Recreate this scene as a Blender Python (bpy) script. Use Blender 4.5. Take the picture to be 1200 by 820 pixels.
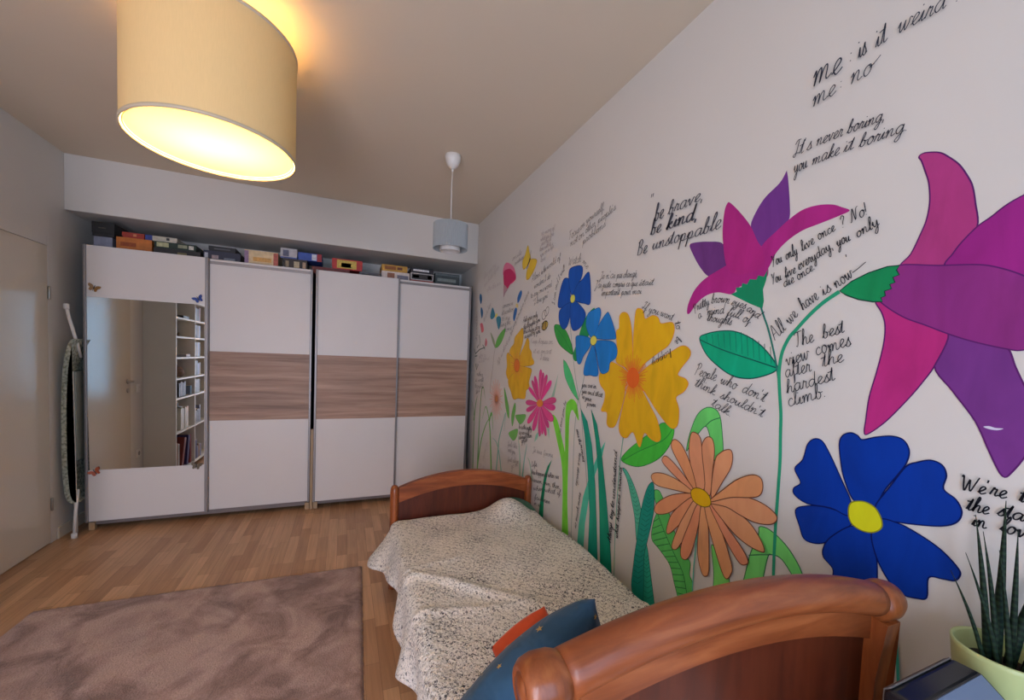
import bpy, bmesh, math, random
from mathutils import Vector, Matrix, noise
from mathutils.geometry import tessellate_polygon

for o in list(bpy.data.objects):
    bpy.data.objects.remove(o, do_unlink=True)
scene = bpy.context.scene
COL = scene.collection
PI = math.pi

# ------------------------------------------------------------------ camera
yaw, pitch, roll = 0.394, -0.046, 0.039
fw = Vector((math.sin(yaw) * math.cos(pitch), math.cos(yaw) * math.cos(pitch), math.sin(pitch)))
r0 = Vector((math.cos(yaw), -math.sin(yaw), 0))
u0 = r0.cross(fw)
rt = math.cos(roll) * r0 + math.sin(roll) * u0
up = -math.sin(roll) * r0 + math.cos(roll) * u0
cam_data = bpy.data.cameras.new('camera')
cam = bpy.data.objects.new('camera', cam_data)
COL.objects.link(cam)
cam.matrix_world = Matrix(((rt.x, up.x, -fw.x, 1.872), (rt.y, up.y, -fw.y, 0.0), (rt.z, up.z, -fw.z, 1.412), (0, 0, 0, 1)))
cam_data.sensor_width = 36.0
cam_data.lens = 468.76 / 1200 * 36.0
cam_data.shift_x = 2.07 / 1200
cam_data.shift_y = 31.63 / 1200
cam_data.clip_start = 0.02
scene.camera = cam

# ------------------------------------------------------------------ light and exposure
scene.view_settings.view_transform = 'Standard'
scene.view_settings.look = 'None'
scene.view_settings.exposure = 0.0
scene.view_settings.gamma = 1.0
scene.view_settings.use_curve_mapping = False
world = bpy.data.worlds.new('sky')
scene.world = world
world.use_nodes = True
bgn = world.node_tree.nodes['Background']
bgn.inputs['Color'].default_value = (0.62, 0.76, 1.0, 1)
bgn.inputs['Strength'].default_value = 0.35

def area_light(name, loc, rot, sx, sy, power, color):
    d = bpy.data.lights.new(name, 'AREA')
    d.shape = 'RECTANGLE'; d.size = sx; d.size_y = sy; d.energy = power; d.color = color
    o = bpy.data.objects.new(name, d); COL.objects.link(o)
    o.location = loc; o.rotation_euler = rot
    return o
# daylight from behind: right window, plus a left one added for its light
area_light('window_daylight', (2.20, -1.50, 1.36), (PI / 2, 0, 0), 1.42, 1.78, 31, (0.32, 0.64, 1.0))
area_light('window_daylight', (0.70, -1.50, 1.12), (PI / 2, 0, 0), 1.12, 2.0, 94, (0.80, 0.79, 0.95))  # added left window, tall so it lights the wardrobe and spares the upper mural
LAMP_POWER = 58.0
LAMP_COLOR = (1.0, 0.80, 0.42)

# ------------------------------------------------------------------ helpers
def s2l(c):
    c = c / 255.0
    return c / 12.92 if c <= 0.04045 else ((c + 0.055) / 1.055) ** 2.4
def rgb(c): return tuple(s2l(v) for v in c)
def lum(c, k):
    k = min(k, 0.86 / max(c)) if max(c) > 0 else k
    return tuple(v * k for v in c)

def new_mat(name):
    m = bpy.data.materials.new(name); m.use_nodes = True
    nt = m.node_tree
    return m, nt, nt.nodes['Principled BSDF']
def nd(nt, typ, **kw):
    n = nt.nodes.new(typ)
    for k, v in kw.items():
        if k in n.inputs: n.inputs[k].default_value = v
        else: setattr(n, k, v)
    return n
def coords(nt, scale=(1, 1, 1), kind='Object', rot=(0, 0, 0)):
    tc = nt.nodes.new('ShaderNodeTexCoord'); mp = nt.nodes.new('ShaderNodeMapping')
    mp.inputs['Scale'].default_value = scale; mp.inputs['Rotation'].default_value = rot
    nt.links.new(tc.outputs[kind], mp.inputs['Vector'])
    return mp.outputs['Vector']
def ramp(nt, fac, stops):
    r = nt.nodes.new('ShaderNodeValToRGB')
    while len(r.color_ramp.elements) < len(stops): r.color_ramp.elements.new(0.5)
    for e, (p, c) in zip(r.color_ramp.elements, stops):
        e.position = p; e.color = (*c[:3], 1)
    nt.links.new(fac, r.inputs['Fac'])
    return r.outputs['Color']
def bump(nt, bsdf, height, strength=0.3, dist=0.01):
    b = nd(nt, 'ShaderNodeBump', Strength=strength, Distance=dist)
    nt.links.new(height, b.inputs['Height']); nt.links.new(b.outputs['Normal'], bsdf.inputs['Normal'])
def mix(nt, a, b, fac, blend='MIX'):
    m = nt.nodes.new('ShaderNodeMix'); m.data_type = 'RGBA'; m.blend_type = blend
    for sock, v in ((m.inputs[0], fac), (m.inputs[6], a), (m.inputs[7], b)):
        if hasattr(v, 'is_linked'): nt.links.new(v, sock)
        else: sock.default_value = v if isinstance(v, (int, float)) else (*v[:3], 1)
    return m.outputs[2]

def plain(name, col, rough=0.5, metal=0.0, var=0.08, scale=6, bmp=0.0, bscale=200, spec=0.5):
    """col = sRGB albedo; soft blotchy variation of the surface itself"""
    m, nt, b = new_mat(name)
    c = rgb(col)
    n = nd(nt, 'ShaderNodeTexNoise', Scale=scale, Detail=4.0)
    nt.links.new(coords(nt), n.inputs['Vector'])
    nt.links.new(ramp(nt, n.outputs['Fac'], [(0.25, tuple(v * (1 - var) for v in c)), (0.75, tuple(min(1, v * (1 + var)) for v in c))]), b.inputs['Base Color'])
    b.inputs['Roughness'].default_value = rough; b.inputs['Metallic'].default_value = metal
    b.inputs['Specular IOR Level'].default_value = spec
    if bmp:
        n2 = nd(nt, 'ShaderNodeTexNoise', Scale=bscale, Detail=3.0)
        nt.links.new(coords(nt), n2.inputs['Vector']); bump(nt, b, n2.outputs['Fac'], bmp, 0.002)
    return m

def wood(name, dark, mid, light, scale, rough=0.35, bmp=0.05, coat=0.0):
    """scale: stretches the grain (small value = along the grain)"""
    m, nt, b = new_mat(name)
    v = coords(nt, scale)
    n = nd(nt, 'ShaderNodeTexNoise', Scale=1.0, Detail=7.0, Roughness=0.6, Distortion=0.5)
    nt.links.new(v, n.inputs['Vector'])
    n2 = nd(nt, 'ShaderNodeTexNoise', Scale=0.28, Detail=3.0, Distortion=1.2)
    nt.links.new(v, n2.inputs['Vector'])
    c1 = ramp(nt, n.outputs['Fac'], [(0.3, rgb(dark)), (0.5, rgb(mid)), (0.72, rgb(light))])
    c2 = ramp(nt, n2.outputs['Fac'], [(0.3, (0.72, 0.72, 0.72)), (0.7, (1.12, 1.12, 1.12))])
    nt.links.new(mix(nt, c1, c2, 1.0, 'MULTIPLY'), b.inputs['Base Color'])
    b.inputs['Roughness'].default_value = rough
    b.inputs['Coat Weight'].default_value = coat; b.inputs['Coat Roughness'].default_value = 0.12
    bump(nt, b, n.outputs['Fac'], bmp, 0.003)
    return m

def link(name, me, m, parent=None, smooth=False):
    me.materials.clear()
    for x in (m if isinstance(m, (list, tuple)) else [m]): me.materials.append(x)
    if smooth:
        for p in me.polygons: p.use_smooth = True
    o = bpy.data.objects.new(name, me); COL.objects.link(o)
    if parent: o.parent = parent
    return o
def obj(name, bm, m, parent=None, smooth=False):
    bmesh.ops.recalc_face_normals(bm, faces=bm.faces)
    me = bpy.data.meshes.new(name); bm.to_mesh(me); bm.free()
    return link(name, me, m, parent, smooth)
def thing(name, label, cat, loc=(0, 0, 0), rz=0.0, group=None):
    o = bpy.data.objects.new(name, None); o.empty_display_size = 0.1; COL.objects.link(o)
    o.location = loc; o.rotation_euler = (0, 0, rz)
    return tag(o, label, cat, group)
def tag(o, label, cat, group=None):
    o['label'] = label; o['category'] = cat; o['kind'] = 'thing'
    if group: o['group'] = group
    return o
def struct(o):
    o['kind'] = 'structure'; return o
def lab(o, text):
    o['label'] = text; return o

def box(bm, lo, hi, bev=0.0, seg=2):
    t = bmesh.new()
    bmesh.ops.create_cube(t, size=1.0)
    for v in t.verts:
        v.co = Vector([(lo[i] + hi[i]) / 2 + v.co[i] * (hi[i] - lo[i]) for i in range(3)])
    if bev: bmesh.ops.bevel(t, geom=t.edges[:], offset=bev, segments=seg, affect='EDGES', profile=0.5)
    me = bpy.data.meshes.new('tmp'); t.to_mesh(me); t.free(); bm.from_mesh(me); bpy.data.meshes.remove(me)
    return bm
def B(*args, **kw):
    bm = bmesh.new(); box(bm, *args, **kw); return bm
def tube(bm, pts, r, seg=10, closed=False):
    pts = [Vector(p) for p in pts]; n = len(pts); rings = []
    rr = r if isinstance(r, (list, tuple)) else [r] * n
    prev = None
    for i, p in enumerate(pts):
        a = pts[i - 1] if (i or closed) else p; b = pts[(i + 1) % n] if (i < n - 1 or closed) else p
        d = (b - a).normalized()
        if prev is None: prev = d.orthogonal().normalized()
        s = (prev - d * prev.dot(d)).normalized(); t = d.cross(s); prev = s
        rings.append([bm.verts.new(p + (s * math.cos(2 * PI * k / seg) + t * math.sin(2 * PI * k / seg)) * rr[i]) for k in range(seg)])
    for i in range(n if closed else n - 1):
        A, Bq = rings[i], rings[(i + 1) % n]
        for k in range(seg): bm.faces.new((A[k], A[(k + 1) % seg], Bq[(k + 1) % seg], Bq[k]))
    if not closed:
        bm.faces.new(rings[0][::-1]); bm.faces.new(rings[-1])
    return bm
def lathe(bm, prof, seg=32, center=(0, 0, 0), axis='Z', cap=True):
    c = Vector(center); rings = []
    for r, h in prof:
        ring = []
        for k in range(seg):
            a = 2 * PI * k / seg; x, y = r * math.cos(a), r * math.sin(a)
            ring.append(bm.verts.new(c + (Vector((x, y, h)) if axis == 'Z' else Vector((h, x, y)))))
        rings.append(ring)
    for A, Bq in zip(rings, rings[1:]):
        for k in range(seg): bm.faces.new((A[k], A[(k + 1) % seg], Bq[(k + 1) % seg], Bq[k]))
    if cap:
        bm.faces.new(rings[0][::-1]); bm.faces.new(rings[-1])
    return bm
def prism(bm, poly, lo, hi, plane='XZ'):
    """polygon in a plane extruded along the third axis"""
    def P(a, b, d): return {'XZ': (a, d, b), 'YZ': (d, a, b), 'XY': (a, b, d)}[plane]
    A = [bm.verts.new(P(a, b, lo)) for a, b in poly]; Bq = [bm.verts.new(P(a, b, hi)) for a, b in poly]
    f = [bm.faces.new(A), bm.faces.new(Bq[::-1])]
    n = len(poly)
    for i in range(n): bm.faces.new((A[i], A[(i + 1) % n], Bq[(i + 1) % n], Bq[i]))
    bmesh.ops.triangulate(bm, faces=f)
    return bm
def catmull(pts, n=5, closed=False):
    out = []; m = len(pts)
    for i in range(m if closed else m - 1):
        p0 = pts[(i - 1) % m] if closed or i else pts[i]; p1 = pts[i]; p2 = pts[(i + 1) % m]
        p3 = pts[(i + 2) % m] if closed or i + 2 < m else p2
        for k in range(n):
            t = k / n
            out.append(tuple(0.5 * (2 * b + (c - a) * t + (2 * a - 5 * b + 4 * c - d) * t * t + (3 * b - a - 3 * c + d) * t ** 3) for a, b, c, d in zip(p0, p1, p2, p3)))
    if not closed: out.append(tuple(pts[-1]))
    return out
def smoothstep(a, b, x):
    t = max(0.0, min(1.0, (x - a) / (b - a))); return t * t * (3 - 2 * t)

# ------------------------------------------------------------------ materials
WALLW = plain('wall_paint', (226, 221, 214), 0.65, var=0.02, scale=2.0, bmp=0.05, bscale=260, spec=0.3)
CEILP = plain('ceiling_paint', (228, 212, 190), 0.85, var=0.02, scale=1.5, spec=0.2)
WHITEGLOSS = plain('white_gloss_paint', (222, 212, 196), 0.2, var=0.01)
WHITE = plain('white_lacquer', (224, 217, 212), 0.42, var=0.01)
WHITESHELF = plain('white_shelf_board', (232, 228, 220), 0.5, var=0.02)
GREYPANEL = plain('grey_beige_panel', (216, 211, 198), 0.5, var=0.02)
ALU = plain('grey_aluminium_profile', (146, 140, 138), 0.42, metal=0.55, var=0.04)
DARKGAP = plain('dark_carcass_board', (74, 66, 64), 0.6)
PLINTH = plain('grey_plinth', (128, 116, 112), 0.5)
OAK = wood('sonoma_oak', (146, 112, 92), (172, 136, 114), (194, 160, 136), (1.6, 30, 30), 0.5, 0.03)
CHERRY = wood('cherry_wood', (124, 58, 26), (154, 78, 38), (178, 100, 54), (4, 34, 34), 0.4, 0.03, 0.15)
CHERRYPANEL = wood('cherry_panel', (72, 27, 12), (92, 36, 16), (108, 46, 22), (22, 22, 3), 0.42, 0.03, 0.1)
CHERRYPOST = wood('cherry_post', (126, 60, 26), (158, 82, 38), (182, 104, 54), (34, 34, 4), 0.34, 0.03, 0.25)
PALEWOOD = plain('pale_wood', (176, 146, 112), 0.5)
STEEL = plain('brushed_steel', (180, 176, 170), 0.3, metal=1.0, var=0.03)
WHITEPLASTIC = plain('white_plastic', (236, 230, 222), 0.4, var=0.01)
BLACK = plain('black_plastic', (26, 26, 30), 0.35, var=0.05)

# ------------------------------------------------------------------ the room shell
W, D, H = 3.098, 3.928, 2.75           # mural wall, bulkhead face, ceiling
YB, YR = 4.53, -1.30                   # recess back wall, wall behind the camera

m, nt, b = new_mat('oak_strip_parquet')
tc = nt.nodes.new('ShaderNodeTexCoord'); sep = nt.nodes.new('ShaderNodeSeparateXYZ'); cmb = nt.nodes.new('ShaderNodeCombineXYZ')
nt.links.new(tc.outputs['Object'], sep.inputs[0]); nt.links.new(sep.outputs['Y'], cmb.inputs['X']); nt.links.new(sep.outputs['X'], cmb.inputs['Y'])
br = nd(nt, 'ShaderNodeTexBrick', offset=0.37, offset_frequency=3, squash=0.78, squash_frequency=2)
br.inputs['Scale'].default_value = 1.0; br.inputs['Brick Width'].default_value = 0.42; br.inputs['Row Height'].default_value = 0.066
br.inputs['Mortar Size'].default_value = 0.0006; br.inputs['Bias'].default_value = 0.0
br.inputs['Color1'].default_value = (*rgb((182, 136, 98)), 1); br.inputs['Color2'].default_value = (*rgb((218, 172, 130)), 1)
br.inputs['Mortar'].default_value = (*rgb((120, 80, 50)), 1)
nt.links.new(cmb.outputs[0], br.inputs['Vector'])
gn = nd(nt, 'ShaderNodeTexNoise', Scale=1.0, Detail=6.0, Distortion=0.4)
nt.links.new(coords(nt, (60, 3, 1)), gn.inputs['Vector'])
gr = ramp(nt, gn.outputs['Fac'], [(0.3, (0.84, 0.82, 0.80)), (0.7, (1.08, 1.08, 1.08))])
nt.links.new(mix(nt, br.outputs['Color'], gr, 1.0, 'MULTIPLY'), b.inputs['Base Color'])
b.inputs['Roughness'].default_value = 0.36
PARQUET = m
struct(obj('floor', B((-0.12, YR - 0.15, -0.1), (W + 0.12, YB + 0.12, 0)), PARQUET))
struct(obj('ceiling', B((-0.12, YR - 0.15, H), (W + 0.12, YB + 0.12, H + 0.12)), CEILP))
struct(obj('wall_right', B((W, YR - 0.15, 0), (W + 0.12, YB + 0.12, H)), WALLW))
bm = bmesh.new()                       # left wall with the door opening
box(bm, (-0.12, YR - 0.15, 0), (0, 2.885, H)); box(bm, (-0.12, 3.75, 0), (0, YB + 0.12, H)); box(bm, (-0.12, 2.885, 2.066), (0, 3.75, H))
struct(obj('wall_left', bm, WALLW))
struct(obj('wall_back', B((0, YB, 0), (W, YB + 0.12, H)), WALLW))
struct(obj('wall_bulkhead', B((0, D, 2.353), (W, YB, H), 0.004), WALLW))
bm = bmesh.new()                       # wall behind the camera with two window openings, the left one added
wins = ((0.14, 1.30, 0.06, 2.20), (1.46, 2.94, 0.46, 2.28))
xs = [0] + [v for w_ in wins for v in w_[:2]] + [W]
for i in range(0, len(xs), 2): box(bm, (xs[i], YR - 0.12, 0), (xs[i + 1], YR, H))
for a, c, z0w, z1w in wins:
    box(bm, (a, YR - 0.12, 0), (c, YR, z0w)); box(bm, (a, YR - 0.12, z1w), (c, YR, H))
struct(obj('wall_rear', bm, WALLW))
gm, nt, b = new_mat('window_glass')
tr_ = nt.nodes.new('ShaderNodeBsdfTransparent'); gl = nd(nt, 'ShaderNodeBsdfGlossy', Roughness=0.02); mx = nt.nodes.new('ShaderNodeMixShader')
mx.inputs[0].default_value = 0.06
nt.links.new(tr_.outputs[0], mx.inputs[1]); nt.links.new(gl.outputs[0], mx.inputs[2]); nt.links.new(mx.outputs[0], nt.nodes['Material Output'].inputs['Surface'])
GLASS = gm
for i, (a, c, z0w, z1w) in enumerate(wins):
    bm = bmesh.new(); f = 0.055; mid = (a + c) / 2
    box(bm, (a, YR - 0.09, z0w), (a + f, YR - 0.03, z1w), 0.004); box(bm, (c - f, YR - 0.09, z0w), (c, YR - 0.03, z1w), 0.004)
    box(bm, (mid - 0.04, YR - 0.09, z0w + f), (mid + 0.04, YR - 0.03, z1w - f), 0.004)
    box(bm, (a + f, YR - 0.09, z0w), (c - f, YR - 0.03, z0w + f), 0.004); box(bm, (a + f, YR - 0.09, z1w - f), (c - f, YR - 0.03, z1w), 0.004)
    wo = struct(obj('window_%d' % (i + 1), bm, WHITEPLASTIC))  # the first of these is the added left window
    for p, q in ((a + f, mid - 0.04), (mid + 0.04, c - f)):
        obj('pane', B((p, YR - 0.064, z0w + f), (q, YR - 0.058, z1w - f)), GLASS, wo)
    obj('window_sill', B((a - 0.04, YR - 0.03, z0w - 0.03), (c + 0.04, YR + 0.14, z0w), 0.006), WHITEPLASTIC, wo)
for side, lo, hi in (('left', (0, 3.80, 0), (0.014, YB, 0.085)), ('left_front', (0, YR, 0), (0.014, 2.83, 0.085))):
    struct(obj('baseboard_' + side, B(lo, hi, 0.004), WHITEGLOSS))
# door in the left wall
bm = bmesh.new(); box(bm, (-0.035, 2.90, 0.008), (0.004, 3.735, 2.05), 0.002)
door = struct(obj('door_1', bm, WHITEGLOSS))
bm = bmesh.new()
for y0, y1, za, zb in ((2.83, 2.897, 0, 2.118), (3.738, 3.80, 0, 2.118), (2.897, 3.738, 2.053, 2.118)): box(bm, (-0.04, y0, za), (0.0025, y1, zb), 0.001)
obj('door_frame', bm, WALLW, door)
for z in (0.276, 1.735):
    bm = bmesh.new(); lathe(bm, [(0.006, -0.045), (0.0075, -0.04), (0.0075, 0.04), (0.006, 0.045)], 12, (0.011, 3.737, z)); obj('hinge', bm, STEEL, door, True)
bm = bmesh.new(); lathe(bm, [(0.024, 0), (0.024, 0.006), (0.011, 0.010), (0.010, 0.045)], 20, (0.004, 2.955, 1.06), 'X')
tube(bm, [(0.046, 2.955, 1.06), (0.049, 2.985, 1.06), (0.049, 3.075, 1.057)], 0.0085, 10)
dh = obj('door_handle', bm, STEEL, door, True)
bm = bmesh.new(); lathe(bm, [(0.022, 0), (0.022, 0.005), (0.017, 0.008)], 18, (0.004, 2.955, 0.975), 'X'); box(bm, (0.011, 2.952, 0.962), (0.0125, 2.958, 0.985)); obj('key_plate', bm, STEEL, door)

# ------------------------------------------------------------------ sliding wardrobes along the back
mm, nt, b = new_mat('mirror_silver'); b.inputs['Metallic'].default_value = 1.0; b.inputs['Roughness'].default_value = 0.0
nz = nd(nt, 'ShaderNodeTexNoise', Scale=3.0); nt.links.new(coords(nt), nz.inputs['Vector'])
nt.links.new(ramp(nt, nz.outputs['Fac'], [(0, (0.86, 0.87, 0.86)), (1, (0.89, 0.90, 0.89))]), b.inputs['Base Color'])
MIRROR = mm
WT, ZB, YF = 2.115, 0.075, 3.887
ZW0, ZW1 = 0.812, 1.378
def sliding_door(parent, x0, x1, yf, mirror=None, p0=0.016, p1=0.016, zb=ZB):
    t = 0.022
    bm = B((x0 + p0, yf, zb), (x1 - p1, yf + t, WT), 0.0015)
    d = obj('door', bm, WHITE, parent)
    for a, c in ((x0, x0 + p0), (x1 - p1, x1)):
        bm = bmesh.new(); box(bm, (a, yf - 0.010, zb - 0.004), (c, yf + t, WT + 0.002), 0.003)
        obj('door_profile', bm, ALU, d)
    if mirror:
        obj('mirror', B((mirror[0], yf - 0.002, mirror[2]), (mirror[1], yf + 0.001, mirror[3])), MIRROR, d)
    else:
        obj('wood_band', B((x0 + p0, yf - 0.0015, ZW0), (x1 - p1, yf + 0.001, ZW1)), OAK, d)
    return d
def wardrobe(label, x0, x1):
    t = thing('sliding_wardrobe', label, 'wardrobe', (0, 0, 0))
    bm = bmesh.new(); y0, y1 = 3.945, 4.50
    box(bm, (x0, y0 - 0.03, 0.06), (x0 + 0.018, y1, 2.10)); box(bm, (x1 - 0.018, y0 - 0.03, 0.06), (x1, y1, 2.10))
    box(bm, (x0 + 0.018, y0, 2.08), (x1 - 0.018, y1, 2.10)); box(bm, (x0 + 0.018, y0, 0.06), (x1 - 0.018, y1, 0.085)); box(bm, (x0 + 0.018, y1 - 0.01, 0.085), (x1 - 0.018, y1, 2.08))
    obj('carcass', bm, DARKGAP, t)
    obj('plinth', B((x0 + 0.004, y0 - 0.012, 0.034), (x1 - 0.004, y0 + 0.012, 0.084), 0.002), PLINTH, t)
    obj('top_rail', B((x0 + 0.004, y0 - 0.03, 2.075), (x1 - 0.004, y0, 2.098), 0.002), ALU, t)
    for fx in (x0 + 0.02, x1 - 0.02):
        for fy in (y0 - 0.012, y1 - 0.03): obj('foot', B((fx - 0.018, fy - 0.018, 0), (fx + 0.018, fy + 0.018, 0.06), 0.002), PALEWOOD, t)
    return t
w1 = wardrobe('white sliding wardrobe with a mirror door, beside the ironing board', 0.118, 1.606)
d1 = sliding_door(w1, 0.118, 0.864, YF, mirror=(0.136, 0.840, 0.463, 1.742), p1=0.020)
d2 = sliding_door(w1, 0.852, 1.606, YF + 0.030, p0=0.014, p1=0.018)
w2 = wardrobe('white sliding wardrobe with an oak band across both doors, beside the mural', 1.632, 3.040)
d3 = sliding_door(w2, 1.632, 2.338, YF, p0=0.018, p1=0.014)
d4 = sliding_door(w2, 2.326, 3.040, YF + 0.030, p0=0.012, p1=0.020)
obj('filler_strip', B((1.608, YF + 0.02, 0.0), (1.630, YF + 0.05, 0.72), 0.002), PALEWOOD, w2)
def butterfly_sticker(x, z, y, c1, c2, rot, label):
    t = thing('butterfly_sticker', label, 'sticker', (x, y, z), 0, 'butterfly stickers on the mirror door')
    k1 = plain('sticker_wing', c1, 0.5, var=0.25, scale=90); k2 = plain('sticker_body', c2, 0.5)
    R2 = Matrix.Rotation(rot, 4, 'Y')
    for s in (-1, 1):
        bm = bmesh.new()
        prism(bm, catmull([(0.003 * s, 0.0), (0.012 * s, 0.020), (0.036 * s, 0.026), (0.034 * s, 0.008), (0.020 * s, -0.002), (0.024 * s, -0.018), (0.010 * s, -0.022)], 3, True), -0.0018, 0.0)
        bmesh.ops.rotate(bm, verts=bm.verts, cent=(0, 0, 0), matrix=Matrix.Rotation(-0.18 * s, 3, 'Z'))
        bm.transform(R2); obj('wing', bm, k1, t)
    bm = bmesh.new(); tube(bm, [(0, -0.003, -0.02), (0, -0.003, 0.0), (0, -0.003, 0.022)], [0.0015, 0.003, 0.002], 8); bm.transform(R2); obj('body', bm, k2, t)
butterfly_sticker(0.176, 1.806, YF - 0.0005, (150, 110, 62), (50, 36, 24), 0.35, 'brown butterfly sticker above the left end of the mirror')
butterfly_sticker(0.800, 1.783, YF - 0.0005, (48, 74, 150), (26, 30, 60), -0.5, 'blue butterfly sticker above the right end of the mirror')
butterfly_sticker(0.176, 0.448, YF - 0.003, (186, 92, 58), (70, 36, 28), -0.6, 'orange red butterfly sticker under the left end of the mirror')
butterfly_sticker(0.790, 0.452, YF - 0.003, (120, 104, 84), (34, 28, 24), 0.2, 'brown and cream butterfly sticker under the right end of the mirror')

# ------------------------------------------------------------------ board games on the wardrobes
def game_box(x0, x1, z0, z1, y0, dep, col, label, name='board_game_box', cat='box', lbl=None, lid=True, rz=0.0):
    cx, hx = (x0 + x1) / 2, (x1 - x0) / 2
    t = thing(name, label, cat, (cx, y0, z0), rz, 'boxes on top of the wardrobes')
    k = plain('printed_card', col, 0.5, var=0.22, scale=26)
    h = z1 - z0; s = 0.72 if lid else 1.0
    obj('base', B((-hx + 0.003, 0.003, 0), (hx - 0.003, dep - 0.003, h * 0.99 if not lid else h * 0.6), 0.001), k, t)
    if lid: obj('lid', B((-hx, 0, h * 0.22), (hx, dep, h), 0.0015), k, t)
    for (a, c, e, f, cc) in (lbl or []):
        o = obj('printed_label', B((-hx + 2 * hx * a, -0.0012, h * e), (-hx + 2 * hx * c, 0.001, h * f)), plain('label_print', cc, 0.5, var=0.3, scale=60), t)
    return t
WTOP = 2.10
CREAM = (214, 200, 176)
game_box(0.122, 0.236, WTOP, 2.2080, 4.00, 0.24, (140, 142, 160), 'flat grey blue box under the black case at the corner of the wardrobe', 'storage_box', lid=False)
game_box(0.120, 0.250, 2.2080, 2.3120, 3.99, 0.24, (34, 34, 36), 'black case on top of the grey blue box near the left wall', 'storage_case', 'case', [(0.3, 0.62, 0.55, 0.62, (90, 84, 70))])
game_box(0.256, 0.470, WTOP, 2.2220, 4.00, 0.26, (196, 112, 46), 'orange game box under the smaller red one', lbl=[(0.12, 0.55, 0.45, 0.7, (150, 70, 28))])
game_box(0.290, 0.424, 2.2220, 2.2620, 4.00, 0.22, (166, 56, 42), 'small red game box on top of the orange one', lbl=[(0.5, 0.65, 0.3, 0.8, (210, 130, 90))])
game_box(0.480, 0.780, WTOP, 2.1720, 4.00, 0.28, (44, 40, 40), 'black game box under the green one', lbl=[(0.5, 0.7, 0.35, 0.7, (120, 110, 70))])
game_box(0.484, 0.752, 2.1720, 2.2220, 4.00, 0.26, (34, 52, 40), 'dark green game box with a cream oval label', lbl=[(0.06, 0.34, 0.2, 0.85, (190, 186, 140)), (0.56, 0.78, 0.3, 0.8, (150, 150, 120)), (0.82, 0.94, 0.2, 0.8, (206, 204, 190))])
game_box(0.430, 0.628, 2.2220, 2.2600, 4.00, 0.22, (196, 190, 172), 'thin cream game box with a blue end, on the dark green one', lbl=[(0.0, 0.22, 0.0, 1.0, (52, 70, 140)), (0.66, 0.76, 0.3, 0.8, (60, 60, 60))])
game_box(0.800, 1.054, WTOP, 2.1960, 4.00, 0.28, (44, 46, 66), 'navy game box with pale lettering beside the black one', lbl=[(0.03, 0.12, 0.3, 0.8, (190, 190, 196)), (0.22, 0.40, 0.35, 0.65, (170, 150, 150)), (0.55, 0.85, 0.2, 0.5, (110, 118, 130))])
game_box(0.834, 1.020, 2.1960, 2.2360, 4.00, 0.20, (34, 34, 38), 'thin black game box lying on the navy one', lbl=[(0.2, 0.8, 0.35, 0.6, (90, 90, 94))])
game_box(1.086, 1.330, WTOP, 2.2360, 3.985, 0.26, (226, 196, 150), 'pale pink and yellow puzzle box with flowers printed at its ends', 'puzzle_box', 'box', [(0.0, 0.12, 0.05, 0.95, (150, 120, 150)), (0.86, 1.0, 0.05, 0.95, (190, 96, 80)), (0.25, 0.8, 0.35, 0.6, (216, 160, 84))])
game_box(1.374, 1.552, WTOP, 2.2060, 4.00, 0.26, (58, 46, 40), 'dark brown game box with cream spots under the blue one', lbl=[(0.06, 0.2, 0.3, 0.8, (150, 130, 100)), (0.42, 0.66, 0.3, 0.8, (196, 176, 140)), (0.8, 0.94, 0.3, 0.8, (180, 150, 120))])
game_box(1.345, 1.474, 2.2060, 2.2920, 4.00, 0.22, (186, 184, 186), 'grey white game box with a round picture', lbl=[(0.15, 0.5, 0.2, 0.8, (96, 98, 120)), (0.0, 1.0, 0.0, 0.12, (60, 86, 150))])
game_box(1.480, 1.668, 2.2065, 2.2720, 4.00, 0.24, (60, 88, 168), 'blue game box with a white corner label and a red end', lbl=[(0.58, 0.78, 0.1, 0.9, (214, 214, 220)), (0.8, 1.0, 0.0, 1.0, (170, 48, 56))])
game_box(1.590, 1.900, WTOP, 2.1640, 4.00, 0.26, (110, 40, 38), 'long dark red game box under the blue and yellow boxes', lbl=[(0.3, 0.36, 0.2, 0.7, (60, 30, 30))])
game_box(1.752, 2.010, 2.1640, 2.2560, 4.00, 0.22, (190, 52, 48), 'red toy box with a yellow picture on its front', lbl=[(0.16, 0.80, 0.1, 0.9, (214, 180, 80)), (0.30, 0.62, 0.2, 0.62, (180, 110, 50))])
game_box(1.985, 2.172, WTOP, 2.1620, 4.00, 0.26, (92, 92, 98), 'dark grey game box under the right end of the toy box', lbl=[(0.1, 0.9, 0.55, 0.75, (56, 56, 60)), (0.45, 0.98, 0.05, 0.2, (200, 196, 196))])
game_box(2.180, 2.436, WTOP, 2.1920, 3.985, 0.26, (222, 206, 196), 'white game box with brown pictures under the yellow one', lbl=[(0.2, 0.46, 0.25, 0.85, (150, 96, 70)), (0.55, 0.96, 0.3, 0.7, (120, 116, 130))])
game_box(2.180, 2.416, 2.1920, 2.2540, 3.99, 0.24, (196, 148, 60), 'yellow game box with dark red lettering', lbl=[(0.12, 0.55, 0.3, 0.8, (150, 88, 40)), (0.6, 0.8, 0.35, 0.75, (110, 60, 40))])
game_box(2.446, 2.672, WTOP, 2.1400, 3.985, 0.26, (150, 52, 46), 'thin red game box at the bottom under the framed black one', lid=False)
game_box(2.448, 2.668, 2.1400, 2.2060, 3.985, 0.25, (196, 190, 186), 'white edged black game box above the thin red one', lbl=[(0.04, 0.96, 0.12, 0.86, (58, 52, 50)), (0.08, 0.36, 0.3, 0.7, (200, 196, 190)), (0.74, 0.92, 0.25, 0.75, (170, 120, 80))])
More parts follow.
